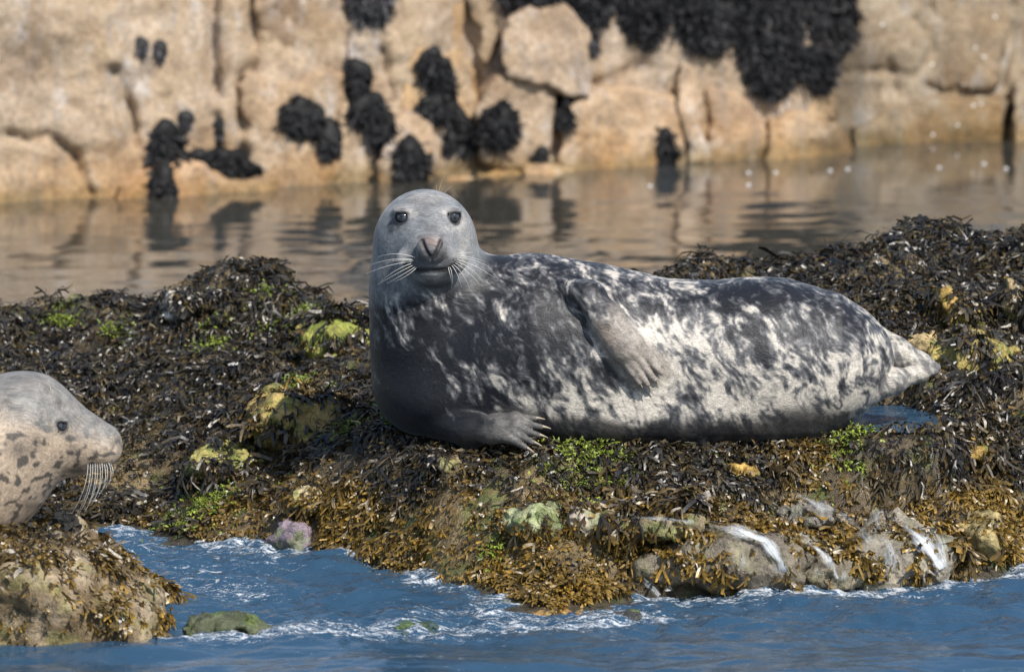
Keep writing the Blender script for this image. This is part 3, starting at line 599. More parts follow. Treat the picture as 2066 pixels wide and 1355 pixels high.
carpet('seaweed', rkv, rkf, 15000, rock_d, 41, .044, .0098, gold_amount, .8, 'tufts of gold and dark wrack growing over the loose rocks')
gp, gn, gs = [], [], []
for c, r_, s_ in GPTS:
    N = int(480 * s_ * (r_ / .09) ** 1.2); r = np.random.default_rng(int(c[0] * 1000) & 255)
    q = r.normal(0, .5, (N, 2)) * r_ * np.array([1.1, 1.6]); q = q * (1 + .8 * noise(np.stack([q[:, 0] * 30, q[:, 1] * 20, q[:, 0] * 0 + c[0] * 9], 1)))[:, None]; xy = c[:2] + q; zz = bilin(xy[:, 0], xy[:, 1]) + .022 + .016 * r.random(N)
    gp.append(np.stack([xy[:, 0], xy[:, 1], zz], 1))
gp = np.concatenate(gp); N = len(gp); gn = norm(np.array([0, -.35, 1.]) + rng.normal(0, .25, (N, 3)))
k = rng.random((N, 1)); gc = lerp(np.array([.035, .045, .010]), np.array([.25, .32, .035]), k ** 1.2)
ga = fronds('green_algae', gp, gn, rng.normal(0, 1, (N, 3)) + np.array([0, -.6, 0]), (.012 * rng.lognormal(0, .4, N)), .0055 * rng.lognormal(0, .3, N), gc, gc * 1.4, MALG, .3, .6, seed=77)
tag(ga, 'bright green algae tufts dotted through the dark wrack', 'algae', kind='stuff')

# ------------------------------------------------------------------ seaweed clumps hanging on the cliff
CL = [([(565,210),(590,195),(640,205),(650,240),(630,268),(590,265),(565,240)], 'round dark weed clump on the square block face', 1), ([(648,240),(675,238),(678,300),(660,318),(645,290)], 'narrow dark weed tuft beside the round clump', 1),
 ([(690,130),(715,118),(742,135),(740,170),(715,190),(692,170)], 'oval dark weed clump high beside the joint', 1), ([(700,195),(745,185),(775,205),(770,235),(735,252),(705,235)], 'ragged dark weed clump under the oval one', 1),
 ([(742,245),(790,228),(800,255),(775,290),(745,290)], 'dark weed clump against the rounded pillar\'s shoulder', 1), ([(795,290),(825,270),(850,290),(868,340),(840,360),(800,345)], 'dark weed clump on the front of the rounded pillar', 1),
 ([(840,100),(872,92),(905,125),(920,170),(910,198),(870,190),(845,150)], 'large dark weed clump on the orange streaked wall', 1), ([(832,205),(880,192),(925,205),(920,235),(880,238),(845,225)], 'flat dark weed clump below the large one', 1),
 ([(915,215),(945,230),(952,290),(930,315),(918,270)], 'long dark weed strand beside the shaded joint', 1), ([(895,265),(915,262),(915,312),(897,312)], 'short dark weed strand above the low pale ledge', 1),
 ([(975,225),(1010,190),(1040,215),(1045,260),(1015,298),(970,285),(955,255)], 'bushy dark weed clump on the rounded block', 1), ([(1120,195),(1142,188),(1152,215),(1155,255),(1135,250),(1122,225)], 'slim dark weed tuft between two blocks', 1),
 ([(1332,258),(1348,255),(1352,300),(1362,325),(1332,328)], 'dark weed strand dipping to the water below the pinnacle', 1), ([(1075,305),(1100,303),(1105,320),(1070,322)], 'tiny dark weed tuft on the pale low block', 1),
 ([(305,255),(330,245),(362,258),(368,300),(340,322),(300,322)], 'dark weed clump standing on the low ledge rock', 1), ([(290,325),(370,305),(450,295),(510,318),(550,345),(480,345),(400,322),(310,332)], 'long dark weed mat draped along the low ledge rock', 1),
 ([(305,345),(330,335),(350,360),(345,410),(318,412),(302,385)], 'dark weed clump hanging from the ledge rock into the water', 1), ([(275,80),(290,75),(292,110),(278,112)], 'faint small weed spot on the tall slab', .5), ([(310,88),(325,85),(332,120),(318,125)], 'small dark weed spot on the tall slab near the joint', .5),
 ([(362,235),(378,225),(385,250),(365,258)], 'tiny weed tuft above the ledge clump', .7), ([(440,235),(450,232),(452,285),(444,290)], 'thin weed line in the crack above the ledge mat', .7),
 ([(1190,65),(1204,62),(1206,110),(1192,112)], 'thin weed tuft at the edge of the pale square block', .7), ([(700,-30),(790,-30),(770,30),(720,35)], 'grey green weed patch at the top of the wall', .6),
 ([(1010,-30),(1130,-30),(1110,5),(1040,8)], 'dark weed fringe above the pale square block', 1), ([(1130,-30),(1230,-30),(1220,25),(1180,48),(1150,10)], 'dark weed tail hanging over the pale square block\'s corner', 1),
 ([(1240,-30),(1350,-30),(1340,45),(1310,85),(1270,55)], 'tapering dark weed curtain beside the overhang', 1), ([(1350,-30),(1470,-30),(1480,60),(1440,100),(1390,85),(1360,40)], 'broad dark weed curtain on the upper wall', 1),
 ([(1475,-30),(1545,-30),(1535,60),(1560,110),(1500,120),(1480,60)], 'dark weed curtain next to a bare tan notch', 1), ([(1500,110),(1580,95),(1590,150),(1565,190),(1520,170)], 'lowest hanging point of the dark weed curtain', 1),
 ([(1540,-30),(1620,-30),(1615,60),(1625,130),(1580,150),(1560,80)], 'dense dark weed curtain in the middle of the mass', 1), ([(1610,-30),(1722,-30),(1720,60),(1690,110),(1640,90)], 'dark weed curtain along the shadowed corner', 1), ([(1600,90),(1680,95),(1675,165),(1640,170),(1605,140)], 'dark weed lobe below the corner curtain', 1)]
for ci, (pl, label, dk) in enumerate(CL):
    pl = np.array(pl, float); pl = pl if pl[:, 1].min() < 0 or ci > 25 else pl.mean(0) + (pl - pl.mean(0)) * .86; r = np.random.default_rng(ci + 200); lo, hi = pl.min(0), pl.max(0)
    area = .5 * abs(np.dot(pl[:, 0], np.roll(pl[:, 1], 1)) - np.dot(pl[:, 1], np.roll(pl[:, 0], 1)))
    N = int(np.clip(area * .24, 80, 1900)); pp, nn_ = [], []; tr = 0
    cand = lo + (hi - lo) * r.random((N * 6, 2)); cand = cand[poly_sdf(cand[:, 0], cand[:, 1], pl) < 2 - 5 * r.random(len(cand))][:N]
    for q in cand:
        h, n = shoot(cliff_tree, q[0], q[1])
        if h is None: continue
        if n.y > 0: n = -n
        pp.append(h); nn_.append(n)
    pp = np.array(pp); nn_ = norm(np.array(nn_) * .5 + np.array([0, -.6, .15])); N = len(pp)
    dist = np.clip(-poly_sdf(*to_px(pp), pl), 0, 40) / 360
    pp = pp + nn_ * (.015 + .4 * dist * r.uniform(.3, 1, N))[:, None]
    k = r.random((N, 1)); c = lerp(np.array([.006, .007, .008]), np.array([.030, .028, .030]), k ** 2) * {1: 1, .7: 2.2, .6: 3, .5: 4}[dk]
    root = bpy.data.objects.new('seaweed_clump', None); COL.objects.link(root); root.location = (0, 0, 0)
    fo_ = fronds('fronds', pp, nn_, np.array([0, -.15, -1.0]) + r.normal(0, .45, (N, 3)), (.046 * r.lognormal(0, .35, N)) * (1 if area > 900 else .55), .015 * r.lognormal(0, .3, N) * (1 if area > 900 else .7), c, c * 1.7, MDRY, .5, .5, seed=ci)
    ctr = pp.mean(0); root.location = ctr; fo_.parent = root; fo_.location = -ctr
    # the matted core the fronds grow from
    m_ = max(8, N // 14); pick = pp[r.choice(N, min(m_, N, 26), replace=False)]; rad = r.uniform(.020, .032, len(pick)) * (1 if area > 1500 else .6); pick = pick + np.array([0, .025, 0]); pick = pick[np.argsort(pick[:, 0] + .4 * pick[:, 2])]
    def fm(p):
        d = None
        for a, b in zip(pick, rad):
            e = np.linalg.norm(p - a, axis=1) - b; d = e if d is None else smin(d, e, .05)
        for a, b in zip(pick[:-1], pick[1:]): d = np.minimum(d, cap(p, a, b, .016, .016))
        return d
    v, fc = mesh_sdf(fm, pick.min(0) - .07, pick.max(0) + .07, .016, project=0)
    co = make_mesh('holdfast_mat', v - ctr, fc, MDRY, np.full((len(v), 3), .012 if dk == 1 else .03), parent=root)
    tag(root, label, 'seaweed', 'seaweed clumps hanging on the cliff')

# pale shell shapes put in for wet glints on the right hand wall, foam flecks adrift below
GLINTS = [(1882,272), (1932,253), (1944,172), (1960,180), (1964,213), (1980,210), (1968,97), (2008,35), (1985,115), (1780,50), (1880,130), (1979,190)]
def dome_mesh(c, n, r, name, mat, flat=.6):
    n = np.array(n); a = norm(np.cross(n, np.array([.3, .1, 1.]))); b = np.cross(n, a); vs, fs = [], []
    for k, (rr, hh) in enumerate(((1, -.15), (.9, .15), (.6, .55), (.25, .9))):
        for j in range(10):
            t = j * math.tau / 10; q = rr * (1 + (.06 if j % 2 else -.06)); vs.append((a * math.cos(t) + b * math.sin(t)) * r * q + n * r * hh * flat)
    for k in range(3):
        for j in range(10): fs.append((k * 10 + j, k * 10 + (j + 1) % 10, k * 10 + 10 + (j + 1) % 10, k * 10 + 10 + j))
    for j in range(0, 10, 2): fs.append((30 + j, 30 + (j + 1) % 10, 30 + (j + 2) % 10, 30 + (j + 2) % 10) if False else (30 + j, 30 + (j + 1) % 10, 30 + (j + 2) % 10, 30 + (5 + j) % 10))
    o = make_mesh(name, np.array(vs), fs, mat); o.location = c; return o
MGLINT = mat_plain('wet_glint_white', (.80, .78, .74), .4, .5, .12, 80)
for px, py in GLINTS:
    h, n = shoot(cliff_tree, px, py)
    if n.y > 0: n = -n
    tag(dome_mesh(h, n, .012, 'wet_glint', MGLINT), 'tiny white shell shape put in for a wet glint on the shaded cliff wall past the weed curtain', 'wet_glint', 'wet glints on the cliff')
MFO = mat_plain('foam_bubbles', (.85, .86, .86), .35, .5, .08, 60)
for px, py in [(1710,338), (1675,341), (1895,335), (2030,337), (1985,327), (1510,345), (1312,372), (1510,370), (1565,345)]:
    p = P(px, py, 39032 / (py + 804) - 20)
    tag(dome_mesh((p[0], p[1], .004), (0, 0, 1), .014, 'foam_fleck', MFO, .5), 'white foam fleck floating on the calm channel', 'foam', 'foam flecks adrift')

# ------------------------------------------------------------------ running water over the front rocks, tide pool
th = np.linspace(0, math.tau, 49)[:-1]; pr = 1 + .2 * np.sin(th * 3 + 1) + .12 * np.sin(th * 5)
pv = [(1.385, .66, pz)]; rings = 14
for k in range(1, rings + 1):
    for t, q in zip(th, pr): pv.append((1.385 + .235 * math.cos(t) * k / rings, .66 + .40 * math.sin(t) * k / rings, pz))
pv = np.array(pv); pv[:, 2] += .006 * noise(pv * np.array([12, 18, 1])) + .003 * noise(pv * np.array([34, 50, 1]))
pf = [(0, 1 + j, 1 + (j + 1) % 48, 1 + (j + 1) % 48) for j in range(0)]
for k in range(rings - 1):
    for j in range(48): a = 1 + k * 48; pf.append((a + j, a + 48 + j, a + 48 + (j + 1) % 48, a + (j + 1) % 48))
for j in range(0, 48, 2): pf.append((0, 1 + j, 1 + (j + 1) % 48, 1 + (j + 2) % 48))
tp = make_mesh('tide_pool', pv, pf, MW, extra={'foam': np.zeros(len(pv)) + .05, 'chop': np.ones(len(pv)) * .8}); tag(tp, 'small blue tide pool behind the seal\'s hips', kind='structure')
# ------------------------------------------------------------------ seals
def tube(pts_, r0, r1, k=5):
    pts_ = np.asarray(pts_); t = np.gradient(pts_, axis=0); t = norm(t); a = norm(np.cross(t, np.array([.31, .2, .93]))); b = np.cross(t, a); n = len(pts_)
    rad = np.linspace(r0, r1, n); an = np.arange(k) * math.tau / k
    v = pts_[:, None] + rad[:, None, None] * (a[:, None] * np.cos(an)[None, :, None] + b[:, None] * np.sin(an)[None, :, None])
    i = np.arange(n * k).reshape(n, k); j = np.roll(i, -1, 1)
    return v.reshape(-1, 3), np.stack([i[:-1], j[:-1], j[1:], i[1:]], -1).reshape(-1, 4)
def bez(a, b, c, n=9):
    t = np.linspace(0, 1, n)[:, None]; a, b, c = map(np.asarray, (a, b, c)); return a * (1 - t) ** 2 + 2 * b * t * (1 - t) + c * t * t
def hair(name, a, b, c, r0, mat, parent, org):
    v, f = tube(bez(a, b, c), r0, r0 * .25); return make_mesh(name, v - org, f, mat, parent=parent)
def ball(name, c, r, mat, parent, org, sq=(1, 1, 1), look=(0, -1, 0)):
    nu, nv = 40, 28; vs = []
    for i in range(nv + 1):
        for j in range(nu):
            a, b = math.pi * (i + .02) / (nv + .04), math.tau * j / nu; vs.append((math.sin(a) * math.cos(b) * r * sq[0], math.sin(a) * math.sin(b) * r * sq[1], math.cos(a) * r * sq[2]))
    i = np.arange((nv + 1) * nu).reshape(nv + 1, nu); j = np.roll(i, -1, 1); f = np.stack([i[:-1], i[1:], j[1:], j[:-1]], -1).reshape(-1, 4)
    an = np.degrees(np.arccos(np.clip(norm(np.array(vs)) @ norm(np.asarray(look, float)), -1, 1))); ir = sstep(12, 22, an) * sstep(52, 40, an)
    cl = lerp(np.array([.008, .008, .010]), np.array([.045, .050, .066]), ir[:, None])
    return make_mesh(name, np.array(vs) + np.asarray(c) - org, f, mat, cl, parent=parent)
def trace(fn, px, py, t0=18.0):
    r = ray(px, py); r = r / np.linalg.norm(r); p = np.array([0, CAMY, CAMH]) + r * t0
    for _ in range(120):
        d = fn(p[None])[0]
        if d < .0005: break
        p = p + r * min(d * .8, .2)
    e = .004; g = np.array([fn((p + np.eye(3)[k] * e)[None])[0] - fn((p - np.eye(3)[k] * e)[None])[0] for k in range(3)])
    return p, g / np.linalg.norm(g)
def fur_coords(v, axis):
    axis = np.asarray(axis); best = np.full(len(v), 9e9); u = np.zeros(len(v)); acc = 0; dirs = np.zeros_like(v)
    L_ = np.r_[0, np.cumsum(np.linalg.norm(np.diff(axis, axis=0), axis=1))]; ctr = np.zeros_like(v)
    for i in range(len(axis) - 1):
        ab = axis[i + 1] - axis[i]; t = np.clip(((v - axis[i]) @ ab) / (ab @ ab), 0, 1); c = axis[i] + t[:, None] * ab; d = np.linalg.norm(v - c, axis=1)
        m = d < best; best = np.where(m, d, best); u = np.where(m, L_[i] + t * (L_[i + 1] - L_[i]), u); ctr[m] = c[m]
    r = v - ctr
    return u, r
YS = .42
s_ = S(YS)
def B_(px, py, dy=0.0): return P(px, py, YS) + np.array([0, dy, 0])
T = [(872,742,112,0), (960,728,150,0), (1080,706,176,0), (1200,720,174,0), (1320,737,161,.01), (1440,740,158,.02), (1545,738,163,.03), (1620,738,150,.04), (1690,726,104,.03), (1728,728,50,.03)]
TP = [B_(a, b, d) for a, b, _, d in T]; TR = [r * s_ for *_, r, _ in T]
NK = [(880,740,116,0), (862,650,108,-.03), (860,570,106,-.05), (858,495,104,-.06)]
NP_ = [B_(a, b, d) for a, b, _, d in NK]; NR = [r * s_ for *_, r, _ in NK]
HY = YS - .06
def Hd(px, py, dy): return P(px, py, HY + dy)
def seal_core(p):
    q = p.copy(); d = chain(q, TP, TR, .10)
    d = smin(d, chain(q, NP_, NR, .06), .09)
    d = smin(d, cap(q, B_(905, 600, -.03), B_(1060, 650, -.02), 85 * s_, 120 * s_), .10)
    # belly settling on the rock
    d = smin(d, ell(q, B_(1250, 835, -.03), (.62, .27, .105)), .12)
    d = smin(d, ell(q, B_(900, 800, -.03), (.22, .22, .13)), .10)
    d = smax(d, (B_(1000, 893, 0)[2] + .012) - q[:, 2], .06)
    # head
    d = smin(d, ell(q, Hd(858, 478, -.02), (93 * s_, .17, 95 * s_)), .04)
    d = smin(d, cap(q, Hd(862, 468, -.09), Hd(869, 520, -.20), 60 * s_, 53 * s_), .035)
    d = smin(d, ell(q, Hd(834, 526, -.215), (36 * s_, .056, 30 * s_)), .010)
    d = smin(d, ell(q, Hd(906, 525, -.215), (36 * s_, .056, 30 * s_)), .010)
    d = smin(d, ell(q, Hd(870, 556, -.175), (42 * s_, .055, 19 * s_)), .014)
    d = smin(d, ell(q, Hd(812, 425, -.115), (18 * s_, .028, 9 * s_)), .03)
    d = smin(d, ell(q, Hd(913, 425, -.115), (18 * s_, .028, 9 * s_)), .03)
    return d
def on_core(px, py, off=0.0):
    p, n = trace(seal_core, px, py); return p + n * off
EYES = [(811, 438), (917, 438)]
EP = [trace(seal_core, *e) for e in EYES]
MOUTH = [on_core(a, b, .004) for a, b in [(818, 535), (838, 545), (858, 547), (870, 546), (884, 547), (903, 544), (922, 533)]]
def nose_core(p): return smin(seal_core(p), ell(p, NOSE_C + [0, -.004, 0], (31 * s_, .032, 30 * s_)), .008)
NOSE_C = on_core(871, 502, .0)
def on_nose(px, py): return trace(nose_core, px, py)[0]
NOS = [[on_nose(a, b) for a, b in ((851, 486), (856, 500), (866, 517))], [on_nose(a, b) for a, b in ((891, 486), (886, 500), (876, 517))]]
CREASE = [on_nose(a, b) for a, b in ((871, 518), (871, 532), (871, 546))]
# flippers: five digits each, fanned and webbed
def digits(wrist, tips, base_r, r_mid, r_tip, bend):
    out = []
    for i, t in enumerate(tips):
        a = np.asarray(wrist) + (np.asarray(tips[i]) - np.mean(tips, 0)) * .45; m = (a + t) / 2 + bend; out.append(([a, m, np.asarray(t)], [base_r, r_mid, r_tip]))
    return out
up_wr = on_core(1222, 655, .032)
up_tips = [on_core(a, b, c) for a, b, c in ((1330, 736, .03), (1330, 750, .034), (1318, 763, .038), (1303, 771, .038), (1287, 768, .034))]
UP = digits(up_wr, up_tips, .038, .022, .010, np.array([0, -.015, 0]))
UP_ARM = [on_core(1150, 580, -.035), on_core(1185, 606, .012), on_core(1218, 645, .03), on_core(1250, 695, .036)]
lo_wr = B_(1000, 838, -.335)
lo_tips = [B_(a, b, c) for a, b, c in ((1078, 816, -.35), (1090, 831, -.37), (1085, 846, -.385), (1074, 859, -.40), (1060, 869, -.41))]
LO = digits(lo_wr, lo_tips, .030, .017, .010, np.array([0, 0, .012]))
LO_ARM = [B_(900, 830, -.17), B_(950, 846, -.28), B_(1000, 838, -.335), B_(1035, 832, -.345)]
HU = [([B_(1670, 655, .09), B_(1735, 683, .12), B_(1810, 719, .09), B_(1860, 739, .09), B_(1892, 748, .09)], [42 * s_, 41 * s_, 31 * s_, 20 * s_, 10 * s_]), ([B_(1690, 700, .08), B_(1775, 714, .10), B_(1870, 740, .08)], [38 * s_, 21 * s_, 9 * s_])]
HL = [([B_(1700, 778, .0), B_(1750, 777, -.02), B_(1800, 768, -.01), B_(1850, 757, .04), B_(1888, 752, .06)], [50 * s_, 35 * s_, 25 * s_, 16 * s_, 9 * s_])]
HIND = HU + HL
def seal_fn(p):
    d = seal_core(p)
    hm = p[:, 0] < P(1030, 500, 0)[0]; um = (p[:, 0] > P(1080, 500, 0)[0]) & (p[:, 0] < P(1400, 500, 0)[0]); bm = p[:, 0] > P(1600, 500, 0)[0]; lm = (p[:, 0] < P(1180, 500, 0)[0]) & (p[:, 2] < B_(0, 740)[2])
    if hm.any():
        q = p[hm]; e = d[hm]
        e = smin(e, ell(q, NOSE_C + [0, -.004, 0], (31 * s_, .032, 30 * s_)), .008)
        for c in NOS: e = smax(e, -(chain(q, c, [.0085, .008, .005], .004)), .005)
        e = smax(e, -chain(q, CREASE, [.003, .003, .003], .003), .006)
        e = smax(e, -chain(q, MOUTH, [.004, .008, .010, .010, .010, .008, .004], .004), .010)
        for (c, n) in EP:
            e = smax(e, -(np.linalg.norm(q - c, axis=1) - .021), .012)
            tor = np.hypot(np.linalg.norm((q - c) - ((q - c) @ n)[:, None] * n, axis=1) - .0255, (q - c - n * .002) @ n) - .0035
            e = smin(e, tor, .008); e = smin(e, ell(q, c + np.array([0, -.004, .021]), (.026, .012, .009)), .008)
        d[hm] = e
    if um.any():
        q = p[um]; e = chain(q, UP_ARM, [.06, .062, .052, .04], .03)
        f = None
        for pts_, rd in UP: g = chain(q, pts_, rd, .02); f = g if f is None else smin(f, g, .006)
        e = smin(e, f, .03); d[um] = smin(d[um], e, .008)
    if lm.any():
        q = p[lm]; e = chain(q, LO_ARM, [.08, .058, .042, .036], .03); f = None
        for pts_, rd in LO: g = chain(q, pts_, rd, .02); f = g if f is None else smin(f, g, .004)
        e = smin(e, f, .02); d[lm] = smin(d[lm], e, .02)
    if bm.any():
        q = p[bm]; e = d[bm]
        f = smin(smin(chain(q, *HU[0], .03), chain(q, *HU[1], .03), .03), chain(q, *HL[0], .03), .005)
        d[bm] = smin(e, f, .004)
    return d
v0 = B_(740, 900); v1 = B_(1925, 380)
sv_, sf_ = mesh_sdf(seal_fn, [v0[0] - .03, -.02, v0[2] - .02], [v1[0], .85, v1[2] + .03], .0054, project=1)
def blot(x, y, lst):
    w_ = np.zeros(len(x))
    for a, b, ra, rb, k in lst: w_ = w_ + k * np.exp(-((x - a) / ra) ** 2 - ((y - b) / rb) ** 2)
    return w_
def seal_colour(v):
    x, y = to_px(v); u, r = fur_coords(v, np.array([NP_[3], NP_[2], NP_[1], *TP[1:]]))
    q = v + .03 * np.stack([noise(v * 9), noise(v * 9 + 30), noise(v * 9 + 60)], 1)
    q[:, 0] = q[:, 0] + .45 * q[:, 2]
    m = .55 * fbm(q * np.array([9., 6., 6.]) + 4, 2, .5) + .75 * fbm(q * np.array([24., 14., 14.]) + 4, 3, .6) + .42 * fbm(q * np.array([70., 42., 42.]), 2, .6)
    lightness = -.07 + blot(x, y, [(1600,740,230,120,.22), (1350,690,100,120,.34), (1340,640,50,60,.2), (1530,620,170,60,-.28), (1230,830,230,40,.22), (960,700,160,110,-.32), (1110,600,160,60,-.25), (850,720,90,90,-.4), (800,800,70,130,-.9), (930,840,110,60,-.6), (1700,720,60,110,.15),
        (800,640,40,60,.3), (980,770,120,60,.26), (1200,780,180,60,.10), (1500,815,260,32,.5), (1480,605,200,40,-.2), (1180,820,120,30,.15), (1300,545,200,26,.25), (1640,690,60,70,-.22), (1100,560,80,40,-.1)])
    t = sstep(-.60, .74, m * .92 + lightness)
    dark = np.array([.013, .0135, .017]); mid = np.array([.125, .125, .130]); light = np.array([.58, .53, .46])
    c = np.where((t < .5)[:, None], lerp(dark, mid, (t / .5)[:, None]), lerp(mid, light, ((t - .5) / .5)[:, None]))
    # pale sandy under-belly flank, wet belly blackened further by painted underside shade
    wet = sstep(834, 860, y + 16 * noise(v * 8) + .02 * (1500 - x) * 0) * sstep(1760, 1650, x) ; c = lerp(c, np.array([.020, .020, .022]), (wet * .9)[:, None])  # wet belly, mostly underside shade painted into the fur colour
    ww = sstep(60, -30, (x - 1640) * .55 - (y - 815) * 1.0 + 12 * noise(v * 9)) * sstep(1520, 1600, x) * sstep(812, 835, y); c = lerp(c, np.array([.05, .05, .052]), (ww * .8)[:, None])  # shadow wedge under the hip, painted into the fur colour
    # head: plain grey, darker muzzle
    hd = sstep(610, 555, y + .25 * (x - 860)) * sstep(1010, 955, x + .3 * (y - 500)); n = fbm(v * 30, 3); n3 = fbm(v * 11 + 5, 3)
    hc = np.array([.200, .207, .215]) * (1 + .22 * n + .25 * n3)[:, None]
    hc = lerp(hc, np.array([.060, .060, .064]), np.clip(blot(x, y, [(840,526,24,20,.8), (902,526,23,20,.8), (870,466,20,22,.35), (870,575,60,14,.7), (780,560,22,36,.4), (797,450,10,13,.8), (788,462,6,14,.8), (870,540,50,10,.4), (833,404,10,5,.5), (888,404,10,5,.5), (866,412,16,2.5,.3)]), 0, .9)[:, None])
    hc = lerp(hc, np.array([.50, .46, .42]), np.clip(blot(x, y, [(800,422,22,8,.6), (832,430,12,10,.5), (905,426,14,8,.7), (935,445,12,14,.5), (925,460,14,8,.5), (900,462,10,8,.3), (860,398,60,14,.35), (809,522,7,24,.5), (934,520,7,26,.6), (870,562,40,6,.35), (935,490,20,30,.25)]), 0, .85)[:, None])
    hc = lerp(hc, np.array([.27, .185, .16]), np.clip(blot(x, y, [(870,488,24,12,.75)]), 0, .7)[:, None])
    hc = lerp(hc, np.array([.05, .048, .05]), np.clip(blot(x, y, [(870,516,20,12,.9), (870,546,44,5,.9), (848,500,5,22,.5), (893,500,5,22,.5)]), 0, .85)[:, None])
    for i, (e, nn2) in enumerate(EP):
        dd = np.linalg.norm(v - e, axis=1); hc = lerp(hc, np.array([.02, .02, .022]), (sstep(.036, .027, dd) * .9)[:, None])
    nd = np.min([cap(v, a, b, 0, 0) for c_ in NOS for a, b in zip(c_[:-1], c_[1:])], 0); hc = lerp(hc, np.array([.022, .020, .021]), (sstep(.013, .007, nd) * .9)[:, None])
    md = np.min([cap(v, a, b, 0, 0) for a, b in zip(MOUTH[:-1], MOUTH[1:])], 0); hc = lerp(hc, np.array([.018, .017, .018]), (sstep(.016, .008, md) * .9)[:, None])
    pad = sstep(.35, .6, noise(v * 85)) * np.clip(blot(x, y, [(835,530,28,22,1), (905,528,28,22,1)]), 0, 1); hc = lerp(hc, np.array([.03, .03, .03]), (pad * .7)[:, None])
    front = sstep(HY + .05, HY - .03, v[:, 1]); c = lerp(c, hc, hd[:, None])
    # flippers brown grey
    def near(ch_): return np.min([cap(v, a, b, 0, 0) for pts_, _ in ch_ for a, b in zip(pts_[:-1], pts_[1:])], 0)
    fu = sstep(.065, .035, near(UP + [(UP_ARM[1:], 0)])); fl_ = sstep(.06, .035, near(LO)); fh = sstep(.10, .05, near(HIND)) * sstep(1740, 1790, x)
    fc_ = np.array([.30, .265, .23]) * (1 + .35 * fbm(v * 24, 3))[:, None]; fc_ = lerp(fc_, np.array([.42, .33, .26]), np.clip(blot(x, y, [(1225,680,18,40,.8)]), 0, .8)[:, None])
    c = lerp(c, fc_, (fu * sstep(560, 620, y))[:, None]); c = lerp(c, np.array([.10, .095, .09]) * (1 + .4 * n)[:, None], fl_[:, None])
    c = lerp(c, lerp(np.array([.20, .19, .18]), np.array([.48, .44, .38]), sstep(-.2, .4, m)[:, None]), (fh * .7)[:, None])
    return np.clip(c, .008, .8), u, r
def seal_object(name, v, f, colour, org, label):
    c, u, r = colour(v); an = np.arctan2(r[:, 1], r[:, 2]); rad = np.linalg.norm(r, axis=1)
    fur = np.stack([u + .02 * noise(v * 12), r[:, 1], r[:, 2]], 1) + .012 * np.stack([noise(v * 18), noise(v * 18 + 9), noise(v * 18 + 21)], 1)
    root = bpy.data.objects.new(name, None); COL.objects.link(root); root.location = org
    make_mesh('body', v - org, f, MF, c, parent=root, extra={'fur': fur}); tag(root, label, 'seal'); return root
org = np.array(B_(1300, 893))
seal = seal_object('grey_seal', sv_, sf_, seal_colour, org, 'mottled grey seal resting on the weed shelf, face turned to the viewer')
for e, n in EP: ball('eye', e - n * .009, .0235, MEYE, seal, org, look=n * .5 + np.array([0, -.5, .05]))
def claw(tip, dirv, L, r, parent, org, mat=MCLAW, up=(0, 0, 1)):
    d = norm(np.asarray(dirv, float)); a = np.asarray(tip) - d * L * .35; b = a + d * L * .55 + np.asarray(up) * L * .08; c = a + d * L; v, f = tube(bez(a, b, c, 7), r, r * .15, 6); make_mesh('claw', v - org, f, mat, parent=parent)
for pts_, rd in LO: claw(pts_[2], pts_[2] - pts_[1], .058, .0095, seal, org)
for pts_, rd in UP: claw(pts_[2], pts_[2] - pts_[1], .034, .0062, seal, org)
WH = [((838,520),(800,505),(762,518)), ((835,524),(790,518),(748,534)), ((832,528),(790,530),(738,552)), ((830,532),(800,540),(768,568)), ((834,535),(805,548),(762,574)), ((838,538),(812,555),(780,572)), ((836,526),(805,522),(775,530)), ((840,540),(820,560),(795,568)),
 ((925,512),(945,508),(958,510)), ((925,520),(960,520),(992,542)), ((922,524),(955,530),(998,560)), ((920,528),(950,535),(973,566)), ((918,530),(945,545),(972,578)), ((915,534),(935,548),(949,585)), ((912,536),(925,552),(931,580)), ((908,540),(915,552),(911,582)), ((924,516),(950,516),(978,528)), ((905,540),(908,555),(912,570))]
for a, b, c in WH:
    p0, n0 = trace(seal_core, *a); y = p0[1]; hair('whisker', p0 - n0 * .004, P(*b, y - .025), P(*c, y + .01), .00105, MWHISK, seal, org)
for a, b, c in (((884,398),(886,375),(897,353)), ((880,392),(880,378),(881,372)), ((810,392),(803,384),(796,380)), ((890,396),(900,384),(912,374))):
    p0, n0 = trace(seal_core, *a); hair('brow_hair', p0 - n0 * .003, P(*b, p0[1] - .01), P(*c, p0[1]), .0007, MDWH, seal, org)

# second seal, in profile, lying on the boulder with its body beyond the picture's edge
YL = -1.0; sL = S(YL)
def D_(px, py, dy=0.0): return P(px, py, YL) + np.array([0, dy, 0])
AX = [(207,900,40), (150,890,58), (62,858,98), (10,890,132), (-70,945,160), (-230,935,185), (-450,925,200), (-700,940,185), (-930,985,120), (-1060,1020,60)]
AXP = [D_(a, b) for a, b, _ in AX]; AXR = [r * sL for *_, r in AX]
def left_core(p):
    q = p.copy(); q[:, 1] = (q[:, 1] - YL) * np.where(q[:, 0] > AXP[2][0], 1.0, 1.0) + YL
    d = chain(q, AXP, AXR, .06)
    d = smin(d, cap(q, D_(60, 842), D_(207, 888), 76 * sL, 34 * sL), .02)
    d = smin(d, ell(q, D_(205, 905, -.03), (36 * sL, .055, 34 * sL)), .02); d = smin(d, ell(q, D_(205, 905, .03), (36 * sL, .055, 34 * sL)), .02)
    d = smin(d, ell(q, D_(150, 935, 0), (40 * sL, .05, 20 * sL)), .03)
    d = smin(d, ell(q, D_(120, 838, -.09), (24 * sL, .03, 10 * sL)), .02)
    return d
LE, LEn = trace(left_core, 124, 858, 17.0)
LM = [trace(left_core, a, b, 17.0)[0] for a, b in ((215, 940), (185, 938), (160, 946), (140, 952))]
